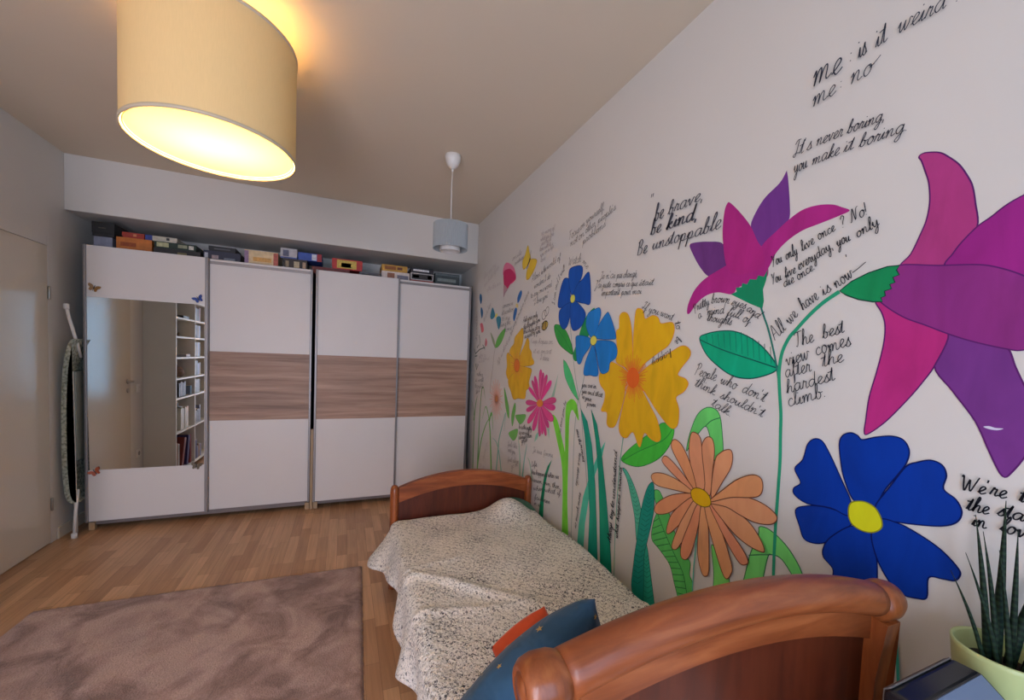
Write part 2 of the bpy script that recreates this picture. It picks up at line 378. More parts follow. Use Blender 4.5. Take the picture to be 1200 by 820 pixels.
game_box(2.450, 2.668, 2.2060, 2.2560, 3.99, 0.24, (40, 38, 44), 'black game box with white letters on the top of its pile', lbl=[(0.10, 0.80, 0.35, 0.72, (226, 226, 226))])
game_box(2.690, 2.936, WTOP, 2.2360, 4.00, 0.28, (62, 72, 74), 'dark teal game box at the end nearest the mural', lbl=[(0.08, 0.85, 0.4, 0.62, (120, 132, 130)), (0.0, 1.0, 0.82, 0.95, (96, 106, 108))])

# ------------------------------------------------------------------ ironing board standing in the gap
t = thing('ironing_board', 'folded ironing board with pale green cover standing beside the wardrobe', 'ironing board', (0.052, 3.80, 0))
mI, nt, b = new_mat('pale_green_print'); vo = nd(nt, 'ShaderNodeTexNoise', Scale=55.0, Detail=3.0)
nt.links.new(coords(nt), vo.inputs['Vector'])
nt.links.new(ramp(nt, vo.outputs['Fac'], [(0.40, rgb((128, 132, 116))), (0.52, rgb((176, 178, 160))), (0.7, rgb((196, 196, 182)))]), b.inputs['Base Color']); b.inputs['Roughness'].default_value = 0.85
GREENPRINT = mI
prof = catmull([(0.052, 1.43), (0.026, 1.37), (0.004, 1.22), (-0.006, 1.0), (-0.008, 0.75), (-0.006, 0.52), (0.002, 0.36), (0.016, 0.28), (0.040, 0.25)], 5)
bm = bmesh.new()
ol = [(x - 0.013, z) for x, z in prof] + [(x + 0.016, z) for x, z in prof[::-1]]
prism(bm, ol, 0.0, 0.34, 'XZ'); obj('board_cover', bm, GREENPRINT, t)
for y in (0.02, 0.31):
    bm = bmesh.new(); tube(bm, [(0.046, y, 0.03), (0.040, y, 0.35), (0.030, y, 1.20)], 0.009); obj('leg', bm, WHITEPLASTIC, t, True)
bm = bmesh.new(); tube(bm, [(0.020, -0.012, 1.655), (0.032, -0.010, 1.58), (0.046, 0.02, 1.46), (0.044, 0.10, 1.30)], 0.010); a = obj('leg', bm, WHITEPLASTIC, t, True)
bm = bmesh.new(); lathe(bm, [(0.009, -0.02), (0.016, -0.018), (0.016, 0.016), (0.010, 0.02)], 14, (0.020, -0.012, 1.655)); obj('rubber_foot', bm, WHITEPLASTIC, a, True)
bm = bmesh.new(); tube(bm, [(0.050, -0.016, 0.02), (0.056, -0.010, 0.20), (0.046, 0.04, 0.34)], 0.010); a = obj('leg', bm, WHITEPLASTIC, t, True)
bm = bmesh.new(); lathe(bm, [(0.009, -0.02), (0.017, -0.018), (0.017, 0.016), (0.010, 0.02)], 14, (0.050, -0.016, 0.02)); obj('rubber_foot', bm, WHITEPLASTIC, a, True)
obj('iron_rest', B((0.020, 0.03, 0.55), (0.046, 0.30, 1.2), 0.004), plain('grey_mesh_plate', (130, 134, 124), 0.5), t)

# ------------------------------------------------------------------ lamps
def glowing(name, col, strength, base):
    m, nt, b = new_mat(name); b.inputs['Base Color'].default_value = (*rgb(base), 1)
    b.inputs['Emission Color'].default_value = (*rgb(col), 1); b.inputs['Emission Strength'].default_value = strength
    return m
def cloth_shade(name, col, trans):
    m, nt, b = new_mat(name); out = nt.nodes['Material Output']
    nz = nd(nt, 'ShaderNodeTexNoise', Scale=1.0, Detail=2.0); nt.links.new(coords(nt, (600, 600, 30)), nz.inputs['Vector'])
    c = ramp(nt, nz.outputs['Fac'], [(0.2, tuple(v * 0.93 for v in rgb(col))), (0.8, rgb(col))])
    nt.links.new(c, b.inputs['Base Color']); b.inputs['Roughness'].default_value = 0.9
    tl = nt.nodes.new('ShaderNodeBsdfTranslucent'); nt.links.new(c, tl.inputs['Color'])
    mx = nt.nodes.new('ShaderNodeMixShader'); mx.inputs[0].default_value = trans
    nt.links.new(b.outputs[0], mx.inputs[1]); nt.links.new(tl.outputs[0], mx.inputs[2]); nt.links.new(mx.outputs[0], out.inputs['Surface'])
    return m
LX, LY, ZL0, ZL1, LR = 1.38, 1.985, 2.20, 2.635, 0.282
SHADE = cloth_shade('cream_shade_cloth', (232, 200, 142), 0.0018)
TAPE = plain('shade_edge_tape', (206, 188, 160), 0.8)
OPAL = cloth_shade('opal_diffuser', (248, 236, 190), 0.13)
COVER = cloth_shade('top_cover_card', (220, 210, 190), 0.20)
BULB = glowing('lit_bulb', (255, 236, 190), 6.0, (240, 240, 230))
def drum_lamp(label, x, y, power, covered=True):
    t = thing('ceiling_lamp', label, 'lamp', (x, y, ZL0), 0, None); hh = ZL1 - ZL0; top_ = H - ZL0
    bm = bmesh.new(); lathe(bm, [(LR, 0.0), (LR, hh)], 96, cap=False); obj('lamp_shade', bm, SHADE, t, True)
    for z in (0.0, hh - 0.012):
        bm = bmesh.new(); lathe(bm, [(LR - 0.003, z), (LR + 0.003, z), (LR + 0.003, z + 0.012), (LR - 0.003, z + 0.012), (LR - 0.003, z)], 96, cap=False); obj('rim', bm, TAPE, t, True)
    bm = bmesh.new(); lathe(bm, [(0.001, 0.014), (LR - 0.012, 0.014)], 96, cap=False); obj('diffuser', bm, OPAL, t)
    if covered:
        bm = bmesh.new(); lathe(bm, [(0.011, hh - 0.03), (LR - 0.004, hh - 0.03)], 96, cap=False); obj('top_cover', bm, COVER, t)
    bm = bmesh.new(); tube(bm, [((LR - 0.010) * math.cos(a * PI / 32), (LR - 0.010) * math.sin(a * PI / 32), 0.009) for a in range(64)], 0.0022, 6, True); obj('diffuser_ring', bm, TAPE, t, True)
    bm = bmesh.new(); lathe(bm, [(0.055, top_), (0.055, top_ - 0.02), (0.02, top_ - 0.03), (0.010, top_ - 0.04), (0.010, 0.30)], 28); obj('ceiling_mount', bm, WHITEPLASTIC, t, True)
    bm = bmesh.new()
    for k in range(3): tube(bm, [(0, 0, 0.36), (LR * math.cos(k * 2 * PI / 3 + 0.4), LR * math.sin(k * 2 * PI / 3 + 0.4), hh - 0.006)], 0.0022, 6)
    obj('spider', bm, STEEL, t)
    for s in (-1, 1):
        bm = bmesh.new(); lathe(bm, [(0.004, -0.055), (0.022, -0.04), (0.03, -0.015), (0.024, 0.012), (0.014, 0.03), (0.013, 0.05)], 18, (s * 0.07, 0, 0.29)); obj('bulb', bm, BULB, t, True)
        pl = bpy.data.lights.new('lamp_bulb_light', 'POINT'); pl.energy = power / 2; pl.color = LAMP_COLOR; pl.shadow_soft_size = 0.04
        po = bpy.data.objects.new('lamp_bulb_light', pl); COL.objects.link(po); po.location = (x + s * 0.07, y, ZL0 + 0.22)
drum_lamp('big cream drum ceiling lamp, lit, hanging above the rug', LX, LY, LAMP_POWER)
PX, PY = 2.516, 2.692
t = thing('pendant_lamp', 'small grey pleated pendant lamp hanging by the bulkhead corner, unlit', 'lamp', (PX, PY, 2.13))
z = H - 2.13
bm = bmesh.new(); lathe(bm, [(0.050, z), (0.053, z - 0.012), (0.050, z - 0.035), (0.038, z - 0.065), (0.020, z - 0.084), (0.006, z - 0.09)], 28); obj('ceiling_rose', bm, WHITEPLASTIC, t, True)
bm = bmesh.new(); lathe(bm, [(0.007, z - 0.088), (0.007, z - 0.105), (0.004, z - 0.11)], 12); tube(bm, [(0, 0, z - 0.10), (-0.003, 0, 0.4), (0, 0, 0.15)], 0.0032, 8); obj('cord', bm, WHITEPLASTIC, t, True)
bm = bmesh.new(); n = 144; prof = []
rings = []
for zz in (0.0, 0.165):
    rings.append([bm.verts.new(((0.114 + 0.0016 * math.cos(k * PI)) * math.cos(2 * PI * k / n), (0.114 + 0.0016 * math.cos(k * PI)) * math.sin(2 * PI * k / n), zz)) for k in range(n)])
for k in range(n): bm.faces.new((rings[0][k], rings[0][(k + 1) % n], rings[1][(k + 1) % n], rings[1][k]))
GREYSHADE = cloth_shade('grey_pleated_cloth', (176, 182, 184), 0.2)
obj('lamp_shade', bm, GREYSHADE, t)
bm = bmesh.new(); lathe(bm, [(0.068, -0.014), (0.068, 0.11), (0.064, 0.11), (0.064, -0.014), (0.068, -0.014)], 48, cap=False); obj('inner_shade', bm, plain('white_inner_shade', (222, 214, 206), 0.8), t, True)
bm = bmesh.new()
for k in range(3): tube(bm, [(0, 0, 0.15), (0.113 * math.cos(k * 2.094), 0.113 * math.sin(k * 2.094), 0.16)], 0.0018, 6)
lathe(bm, [(0.016, 0.10), (0.018, 0.11), (0.018, 0.15), (0.012, 0.165)], 16); obj('lamp_holder', bm, WHITEPLASTIC, t)

# ------------------------------------------------------------------ rug
m, nt, b = new_mat('taupe_pile'); v = coords(nt)
n1 = nd(nt, 'ShaderNodeTexNoise', Scale=4.2, Detail=6.0, Roughness=0.6, Distortion=0.9); nt.links.new(v, n1.inputs['Vector'])
n2 = nd(nt, 'ShaderNodeTexNoise', Scale=160.0, Detail=3.0); nt.links.new(v, n2.inputs['Vector'])
c1 = ramp(nt, n1.outputs['Fac'], [(0.36, rgb((140, 110, 98))), (0.48, rgb((174, 141, 128))), (0.60, rgb((196, 164, 150)))])
c2 = ramp(nt, n2.outputs['Fac'], [(0.3, (0.80, 0.79, 0.78)), (0.7, (1.12, 1.12, 1.12))])
nt.links.new(mix(nt, c1, c2, 1.0, 'MULTIPLY'), b.inputs['Base Color']); b.inputs['Roughness'].default_value = 1.0; b.inputs['Specular IOR Level'].default_value = 0.1
b.inputs['Sheen Weight'].default_value = 0.25; b.inputs['Sheen Roughness'].default_value = 0.5
bump(nt, b, n2.outputs['Fac'], 0.8, 0.006)
bm = bmesh.new(); rw, rl = 1.60, 2.30; nx, ny = 130, 186; grid = []
rnd = random.Random(3)
for j in range(ny + 1):
    row = []
    for i in range(nx + 1):
        x, y = rw * i / nx, rl * j / ny; e = min(x, rw - x, y, rl - y)
        z = 0.004 + 0.016 * smoothstep(-0.004, 0.02, e) + 0.0035 * noise.noise((x * 9, y * 9, 0)) * smoothstep(0, 0.05, e) + rnd.uniform(-1, 1) * 0.0012
        jx = rnd.uniform(-1, 1) * 0.003; jy = rnd.uniform(-1, 1) * 0.003
        row.append(bm.verts.new((x - rw + jx, y - rl + jy, z)))
    grid.append(row)
for j in range(ny):
    for i in range(nx): bm.faces.new((grid[j][i], grid[j][i + 1], grid[j + 1][i + 1], grid[j + 1][i]))
border = [grid[0][i] for i in range(nx + 1)] + [grid[j][nx] for j in range(1, ny + 1)] + [grid[ny][i] for i in range(nx - 1, -1, -1)] + [grid[j][0] for j in range(ny - 1, 0, -1)]
low = [bm.verts.new((q.co.x, q.co.y, 0.0005)) for q in border]
for i in range(len(border)): bm.faces.new((border[i], low[i], low[(i + 1) % len(low)], border[(i + 1) % len(low)]))
rug = tag(obj('rug', bm, m, None, True), 'taupe shaggy rug lying on the parquet floor beside the bed', 'rug')
rug.location = (2.003, 2.735, 0.0005); rug.rotation_euler = (0, 0, -0.032 * 0 + 0.030 * -1)

# ------------------------------------------------------------------ bed
BED = (2.550, 0.485, 0.0); BYAW = -0.026
bed = thing('wooden_bed', 'cherry wood single bed with arched ends, standing along the mural wall', 'bed', BED, BYAW)
HW, BL = 0.432, 1.945
def arch(x, base, rise, hw): return base + rise * (1 - (x / hw) ** 2)
def arch_board(bm, hw, y0, y1, top, bot, n=36, bev=0.006):
    """board whose upper and lower edge follow the functions top(x) and bot(x)"""
    xs = [-hw + 2 * hw * i / n for i in range(n + 1)]
    prof = [(x, top(x)) for x in xs] + [(x, bot(x)) for x in xs[::-1]]
    prism(bm, prof, y0, y1, 'XZ')
# head end, nearer to the camera
RZ, HWH = 0.9395, 0.390
tilt = lambda x: -0.0346 * x
for s in (-1, 1):
    bm = bmesh.new(); x0 = s * HWH - 0.0075
    side = catmull([(0.030, 0.0), (0.030, 0.45), (0.026, 0.72), (0.012, 0.84), (-0.002, 0.90)], 6) ; back = catmull([(-0.045, 0.895), (-0.036, 0.82), (-0.028, 0.70), (-0.030, 0.45), (-0.030, 0.0)], 6)
    prism(bm, side + back, x0 - 0.022, x0 + 0.022, 'YZ'); p = obj('head_post', bm, CHERRYPOST, bed)
    bm = bmesh.new(); e = s * 0.010
    lathe(bm, [(0.004, -0.046), (0.030, -0.043), (0.043, -0.034), (0.049, -0.014), (0.049, 0.014), (0.043, 0.034), (0.034, 0.043), (0.030, 0.0435), (0.027, 0.040), (0.023, 0.0405), (0.020, 0.044), (0.004, 0.046)] if s > 0 else
          [(0.004, -0.046), (0.020, -0.044), (0.023, -0.0405), (0.027, -0.040), (0.030, -0.0435), (0.034, -0.043), (0.043, -0.034), (0.049, -0.014), (0.049, 0.014), (0.043, 0.034), (0.030, 0.043), (0.004, 0.046)], 40, (0, 0, 0), 'X')
    bmesh.ops.scale(bm, vec=(0.85, 0.82, 0.82), verts=bm.verts); bmesh.ops.translate(bm, vec=(x0 + e, -0.012, RZ + tilt(x0)), verts=bm.verts)
    obj('scroll', bm, CHERRYPOST, p, True)
top = lambda x: arch(x, RZ, 0.057, HWH) + tilt(x)
bm = bmesh.new(); n = 40; xs = [-HWH + 0.016 + 2 * (HWH - 0.022) * i / n for i in range(n + 1)]
tube(bm, [(x, -0.012, top(x)) for x in xs], 0.034, 20); obj('crest_rail', bm, CHERRY, bed, True)
bm = bmesh.new(); arch_board(bm, HWH - 0.026, -0.017, 0.017, lambda x: top(x) - 0.02, lambda x: top(x) - 0.085); obj('top_band', bm, CHERRY, bed)
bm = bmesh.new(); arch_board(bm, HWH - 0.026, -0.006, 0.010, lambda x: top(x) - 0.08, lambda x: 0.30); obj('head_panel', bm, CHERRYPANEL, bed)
obj('bottom_rail', B((-HWH + 0.020, -0.015, 0.24), (HWH - 0.036, 0.015, 0.32), 0.004), CHERRY, bed)
# foot end, towards the wardrobes
for s in (-1, 1):
    bm = bmesh.new(); x0 = s * (HW + 0.004)
    prof = [(0.025, 0.0), (0.027, 0.30), (0.027, 0.585), (0.025, 0.608), (0.018, 0.622), (0.006, 0.628)]
    lathe(bm, prof, 24, (0, 0, 0)); bmesh.ops.scale(bm, vec=(0.95, 1.25, 1), verts=bm.verts); bmesh.ops.translate(bm, vec=(x0, BL, 0), verts=bm.verts)
    obj('foot_post', bm, CHERRYPOST, bed, True)
ft = lambda x: arch(x, 0.604, 0.088, HW)
bm = bmesh.new(); arch_board(bm, HW - 0.020, BL - 0.020, BL + 0.020, ft, lambda x: arch(x, 0.516, 0.084, HW)); o = obj('crest_rail', bm, CHERRY, bed)
bv = o.modifiers.new('bevel', 'BEVEL'); bv.width = 0.008; bv.segments = 3; bv.limit_method = 'ANGLE'; bv.angle_limit = 0.9
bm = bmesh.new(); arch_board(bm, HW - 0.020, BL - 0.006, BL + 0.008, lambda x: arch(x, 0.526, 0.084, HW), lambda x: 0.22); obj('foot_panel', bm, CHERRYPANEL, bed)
for s in (-1, 1):
    obj('side_rail', B((s * 0.425 - 0.012, 0.028, 0.20), (s * 0.425 + 0.012, BL - 0.03, 0.34), 0.004), CHERRY, bed)

mt = tag(obj('mattress', B((-0.405, 0.045, 0.215), (0.405, BL - 0.05, 0.395), 0.03, 3), plain('mattress_ticking', (214, 208, 196), 0.8)), 'pale mattress inside the wooden bed under the speckled bedspread', 'mattress')
mt.location = BED; mt.rotation_euler = (0, 0, BYAW)

# bedspread
m, nt, b = new_mat('speckled_knit'); v = coords(nt)
wv = nd(nt, 'ShaderNodeTexWave', Scale=15.0, Distortion=2.4, Detail=2.0); wv.bands_direction = 'DIAGONAL'; nt.links.new(v, wv.inputs['Vector'])
n1 = nd(nt, 'ShaderNodeTexNoise', Scale=140.0, Detail=2.0, Distortion=1.2); nt.links.new(v, n1.inputs['Vector'])
n3 = nd(nt, 'ShaderNodeTexNoise', Scale=5.0, Detail=2.0); nt.links.new(v, n3.inputs['Vector'])
ma = nd(nt, 'ShaderNodeMath', operation='MULTIPLY_ADD'); nt.links.new(wv.outputs['Fac'], ma.inputs[0]); ma.inputs[1].default_value = -0.05; nt.links.new(n1.outputs['Fac'], ma.inputs[2])
mb = nd(nt, 'ShaderNodeMath', operation='MULTIPLY_ADD'); nt.links.new(n3.outputs['Fac'], mb.inputs[0]); mb.inputs[1].default_value = 0.16; nt.links.new(ma.outputs[0], mb.inputs[2])
fl = ramp(nt, mb.outputs[0], [(0.35, rgb((248, 243, 234))), (0.608, rgb((242, 236, 226))), (0.655, rgb((132, 129, 128))), (0.72, rgb((80, 80, 84)))])
nt.links.new(fl, b.inputs['Base Color']); b.inputs['Roughness'].default_value = 0.95; b.inputs['Specular IOR Level'].default_value = 0.15
nb = nd(nt, 'ShaderNodeTexVoronoi', Scale=85.0); nt.links.new(v, nb.inputs['Vector'])
bump(nt, b, nb.outputs['Distance'], 0.6, 0.007)
def bed_top(x, y):
    h = 0.462 - 0.045 * smoothstep(1.15, 1.85, y) + 0.012 * smoothstep(0.9, 0.3, y)
    h += 0.100 * math.exp(-((x - 0.255) / 0.120) ** 2 - ((y - 1.83) / 0.15) ** 2)
    h += 0.012 * noise.noise((x * 3.2, y * 3.2, 1.0)) + 0.005 * noise.noise((x * 9, y * 9, 4.0))
    for (ax, ay, bx, by, amp, sg) in ((-0.43, 1.22, 0.20, 0.70, 0.013, 0.022), (-0.30, 1.10, 0.30, 0.55, 0.010, 0.020), (-0.43, 0.93, -0.05, 0.86, 0.010, 0.02), (-0.42, 1.26, -0.2, 1.30, 0.010, 0.022), (0.05, 1.0, 0.42, 0.72, 0.008, 0.02)):
        dx, dy = bx - ax, by - ay; t_ = ((x - ax) * dx + (y - ay) * dy) / (dx * dx + dy * dy); tc_ = max(0, min(1, t_))
        dist = math.hypot(x - ax - dx * tc_, y - ay - dy * tc_); h += amp * math.exp(-(dist / sg) ** 2)
    return h
bm = bmesh.new(); rows = []; NY = 150; y0, y1 = 0.055, BL - 0.038
S = [('R', 0.0), ('R', 0.5), ('R', 1.0)] + [('T', i / 56) for i in range(57)] + [('C', i / 6) for i in range(1, 7)] + [('H', i / 16) for i in range(1, 17)]
for j in range(NY + 1):
    y = y0 + (y1 - y0) * j / NY; row = []
    hem = 0.235 + 0.035 * math.sin(y * 9.0 + 1) + 0.03 * noise.noise((0, y * 4, 7)); fl_ = smoothstep(1.45, 1.86, y)
    fold = 0.018 * math.sin(y * 21 + 0.6) + 0.014 * noise.noise((3, y * 6, 2)) + 0.02 * math.exp(-((y - 1.0) / 0.12) ** 2)
    for kind, f in S:
        if kind == 'R': p = (0.425 + 0.006 * (1 - f), y, bed_top(0.42, y) - 0.008 - 0.07 * (1 - f))
        elif kind == 'T':
            x = 0.42 - f * 0.83; p = (x, y, bed_top(x, y))
        elif kind == 'C':
            a = f * PI / 2; p = (-0.41 - 0.045 * math.sin(a), y, bed_top(-0.41, y) - 0.045 * (1 - math.cos(a)))
        else:
            zt_ = bed_top(-0.41, y) - 0.045; zb_ = hem + 0.02 * fl_
            p = (-0.455 - f * (0.012 + fold) - fl_ * 0.095 * f ** 1.2, y, zt_ + (zb_ - zt_) * f)
        row.append(bm.verts.new(p))
    rows.append(row)
for j in range(NY):
    for i in range(len(S) - 1): bm.faces.new((rows[j][i], rows[j + 1][i], rows[j + 1][i + 1], rows[j][i + 1]))
sp = tag(obj('bedspread', bm, m, None, True), 'cream bedspread with grey flecks covering the wooden bed', 'bedspread')
sp.location = BED; sp.rotation_euler = (0, 0, BYAW)
so = sp.modifiers.new('thickness', 'SOLIDIFY'); so.thickness = 0.007; so.offset = 1.0

# cushions
def cushion_bm(wd, ht, th, n=30, pinch=-0.025):
    bm = bmesh.new(); F = []
    for side in (1, -1):
        g = []
        for j in range(n + 1):
            r_ = []
            for i in range(n + 1):
                u, v_ = -1 + 2 * i / n, -1 + 2 * j / n
                k = max(0.0, (1 - u * u) * (1 - v_ * v_)) ** 0.42
                zz = side * th / 2 * k * (1 + 0.10 * noise.noise((u * 1.7, v_ * 1.7, side * 2.0)))
                r_.append(bm.verts.new((u * wd / 2 * (1 - pinch * (1 - v_ * v_)), v_ * ht / 2 * (1 - pinch * (1 - u * u)), zz)))
            g.append(r_)
        for j in range(n):
            for i in range(n): bm.faces.new((g[j][i], g[j][i + 1], g[j + 1][i + 1], g[j + 1][i]))
    bmesh.ops.remove_doubles(bm, verts=bm.verts, dist=1e-5)
    return bm
def fabric(name, col, var=0.07):
    m, nt, b = new_mat(name); v = coords(nt)
    n = nd(nt, 'ShaderNodeTexNoise', Scale=7.0, Detail=4.0); nt.links.new(v, n.inputs['Vector'])
    c = rgb(col); nt.links.new(ramp(nt, n.outputs['Fac'], [(0.3, tuple(x * (1 - var) for x in c)), (0.7, tuple(x * (1 + var) for x in c))]), b.inputs['Base Color'])
    b.inputs['Roughness'].default_value = 0.8; b.inputs['Sheen Weight'].default_value = 0.15
    n4 = nd(nt, 'ShaderNodeTexNoise', Scale=11.0, Detail=2.0, Distortion=1.5); nt.links.new(v, n4.inputs['Vector']); bump(nt, b, n4.outputs['Fac'], 0.5, 0.02)
    return m
def place_cushion(t, center, right, upv):
    r_ = Vector(right).normalized(); u_ = Vector(upv); u_ = (u_ - r_ * u_.dot(r_)).normalized(); n_ = r_.cross(u_)
    t.matrix_world = Matrix(((r_.x, u_.x, n_.x, center[0]), (r_.y, u_.y, n_.y, center[1]), (r_.z, u_.z, n_.z, center[2]), (0, 0, 0, 1)))
cw = 0.40; ct = 0.165
t = thing('cushion', 'blue cushion with small gold stars leaning on the head of the bed', 'cushion')
obj('cover', cushion_bm(cw, cw, ct), fabric('blue_cotton', (36, 76, 104)), t, True)
GOLD = plain('gold_star_print', (196, 156, 84), 0.4, var=0.1); PALEST = plain('pale_star_print', (150, 170, 160), 0.5)
rnd = random.Random(11); spots = []
spots = [(-0.9 + 0.15 * k, 0.93 - 0.13 * ((k * 5) % 3)) for k in range(13)] + [(0.92 - 0.1 * (k % 2), 0.6 - 0.2 * k) for k in range(4)]
while len(spots) < 46:
    u, v_ = rnd.uniform(-0.95, 0.95), rnd.uniform(-0.95, 0.95)
    if all((u - a) ** 2 + (v_ - c) ** 2 > 0.034 for a, c in spots): spots.append((u, v_))
def cushion_point(u, v_, side):
    k = max(0.0, (1 - u * u) * (1 - v_ * v_)) ** 0.42
    return Vector((u * cw / 2 * (1 + 0.025 * (1 - v_ * v_)), v_ * cw / 2 * (1 + 0.025 * (1 - u * u)), side * ct / 2 * k * (1 + 0.10 * noise.noise((u * 1.7, v_ * 1.7, side * 2.0)))))
for u, v_ in spots:
    for side in (1, -1):
        P0 = cushion_point(u, v_, side); e1 = (cushion_point(u + 0.01, v_, side) - P0).normalized(); n_ = e1.cross(cushion_point(u, v_ + 0.01, side) - P0).normalized()
        if n_.z * side < 0: n_ = -n_
        e2 = n_.cross(e1); rr = rnd.choice((0.004, 0.006, 0.0085)); a0 = rnd.uniform(0, 1.2); bm = bmesh.new()
        vs = [bm.verts.new(P0 + n_ * 0.0016 + (e1 * math.cos(a0 + q * PI / 5) + e2 * math.sin(a0 + q * PI / 5)) * (rr if q % 2 == 0 else rr * 0.42)) for q in range(10)]
        f_ = bm.faces.new(vs); bmesh.ops.triangulate(bm, faces=[f_]); obj('star', bm, GOLD if rnd.random() < 0.7 else PALEST, t)
place_cushion(t, (2.216, 0.690, 0.722), (0.86, 0.10, 0.52), (-0.45, -0.55, 0.70))
t = thing('cushion', 'orange cushion behind the blue starred one on the bed', 'cushion')
obj('cover', cushion_bm(0.17, 0.26, 0.09), fabric('orange_cotton', (226, 84, 36)), t, True)
place_cushion(t, (2.366, 0.925, 0.588), (0.90, 0.05, 0.42), (-0.42, 0.05, 0.90))
t = thing('cushion', 'dark green cushion peeping out under the bedspread at the foot of the bed', 'cushion')
obj('cover', cushion_bm(0.16, 0.20, 0.05), fabric('green_cotton', (26, 104, 70)), t, True)
place_cushion(t, (2.965, 2.345, 0.452), (1, 0, -0.3), (0, 0.95, 0.10))

# ------------------------------------------------------------------ nightstand corner by the camera
t = thing('nightstand', 'low pale nightstand in the corner between the bed head and the mural wall', 'nightstand', (2.86, 0.19, 0))
obj('body', B((-0.225, -0.185, 0.06), (0.225, 0.180, 0.715), 0.003), WHITE, t)
obj('top', B((-0.235, -0.195, 0.715), (0.235, 0.195, 0.74), 0.004), PALEWOOD, t)
for z in (0.10, 0.41):
    dr = obj('drawer', B((-0.215, -0.203, z), (0.215, -0.185, z + 0.28), 0.003), WHITE, t)
    bm = bmesh.new(); lathe(bm, [(0.006, 0.0), (0.006, 0.012), (0.014, 0.018), (0.012, 0.026)], 16); bmesh.ops.rotate(bm, verts=bm.verts, matrix=Matrix.Rotation(PI / 2, 3, 'X'), cent=(0, 0, 0)); bmesh.ops.translate(bm, vec=(0, -0.203, z + 0.14), verts=bm.verts)
    obj('knob', bm, STEEL, dr, True)
for sx in (-0.2, 0.2):
    for sy in (-0.16, 0.155): obj('foot', B((sx - 0.018, sy - 0.018, 0), (sx + 0.018, sy + 0.018, 0.06), 0.002), PALEWOOD, t)

t = thing('speaker_box', 'black box shaped speaker with a sky reflection painted on its front standing beside the plant pot', 'speaker', (2.80, 0.30, 0.741))
def yz_prof(p, x0, x1, name, m, par, bw=0.006):
    bm = bmesh.new(); prism(bm, p, x0, x1, 'YZ'); o = obj(name, bm, m, par)
    q = o.modifiers.new('bevel', 'BEVEL'); q.width = bw; q.segments = 3; q.limit_method = 'ANGLE'; q.angle_limit = 0.6; return o
yz_prof([(-0.050, 0.0), (0.042, 0.0), (0.042, 0.150), (0.034, 0.159), (-0.002, 0.159), (-0.050, 0.120)], -0.102, 0.104, 'case', plain('black_gloss_plastic', (24, 25, 30), 0.22, var=0.05), t, 0.007)
yz_prof([(-0.0035, 0.1592), (-0.046, 0.1246), (-0.044, 0.1222), (-0.001, 0.1570)], -0.094, 0.096, 'sky_reflection', plain('painted_sky_reflection', (100, 116, 142), 0.35, var=0.04), t, 0.0006)  # sky reflection on the black case, painted as a blue-grey slope
yz_prof([(0.0425, 0.02), (0.0445, 0.02), (0.0445, 0.152), (0.0365, 0.1605), (0.034, 0.1595), (0.0425, 0.150)], -0.096, 0.098, 'grille', plain('grey_grille', (104, 98, 96), 0.7, var=0.3, scale=400), t, 0.0006)

t = thing('potted_plant', 'spiky dark green snake plant in a pale yellow green pot at the right edge', 'plant', (3.012, 0.305, 0.741))
POT = plain('pale_green_glaze', (196, 206, 142), 0.35, var=0.03)
bm = bmesh.new(); lathe(bm, [(0.002, 0.0), (0.046, 0.0), (0.050, 0.004), (0.060, 0.08), (0.068, 0.158), (0.069, 0.166), (0.066, 0.168), (0.0635, 0.162), (0.058, 0.10), (0.002, 0.098)], 48, cap=False); obj('pot', bm, POT, t, True)
bm = bmesh.new(); lathe(bm, [(0.0595, 0.128), (0.040, 0.133), (0.002, 0.134)], 32, cap=False)
for v_ in bm.verts: v_.co.z += 0.004 * noise.noise(v_.co * 90)
obj('soil', bm, plain('dark_soil', (46, 36, 30), 0.95, var=0.3, scale=80), t, True)
m, nt, b = new_mat('snake_plant_leaf'); wv = nd(nt, 'ShaderNodeTexWave', Scale=26.0, Distortion=5.0, Detail=3.0); wv.bands_direction = 'Z'; nt.links.new(coords(nt), wv.inputs['Vector'])
nt.links.new(ramp(nt, wv.outputs['Fac'], [(0.3, rgb((20, 34, 24))), (0.8, rgb((36, 54, 36)))]), b.inputs['Base Color']); b.inputs['Roughness'].default_value = 0.6; b.inputs['Specular IOR Level'].default_value = 0.2
LEAFM = m
Z0 = 0.128
leaf_list = (   # root x, root y, tip x, tip y, tip z, base radius
    (-0.030, 0.012, -0.115, 0.040, 0.318, 0.0042), (-0.026, -0.004, -0.070, 0.038, 0.345, 0.0045), (-0.016, 0.014, -0.038, 0.040, 0.412, 0.0068), (-0.008, 0.004, -0.020, 0.034, 0.380, 0.0055),
    (-0.012, -0.012, -0.006, 0.016, 0.350, 0.0050), (0.004, 0.010, 0.016, 0.020, 0.440, 0.0085), (0.012, -0.006, 0.030, 0.006, 0.388, 0.0062), (0.018, 0.020, 0.024, 0.022, 0.345, 0.0055),
    (0.026, 0.000, 0.072, -0.020, 0.330, 0.0100), (0.030, -0.018, 0.066, -0.060, 0.300, 0.0080), (-0.022, -0.026, -0.050, -0.060, 0.250, 0.0050), (0.000, -0.028, 0.010, -0.070, 0.290, 0.0060))
for (ax, ay, bx, by, tz, r_) in leaf_list:
    bm = bmesh.new(); P = []; R_ = []
    for i in range(13):
        f = i / 12; w_ = f + 0.35 * f * (1 - f) * -1
        P.append((ax + (bx - ax) * w_, ay + (by - ay) * w_, Z0 + (tz - Z0) * f)); R_.append(max(0.0005, r_ * (1 - f ** 1.7) * (0.85 + 0.3 * f)))
    tube(bm, P, R_, 8); obj('leaf', bm, LEAFM, t, True)

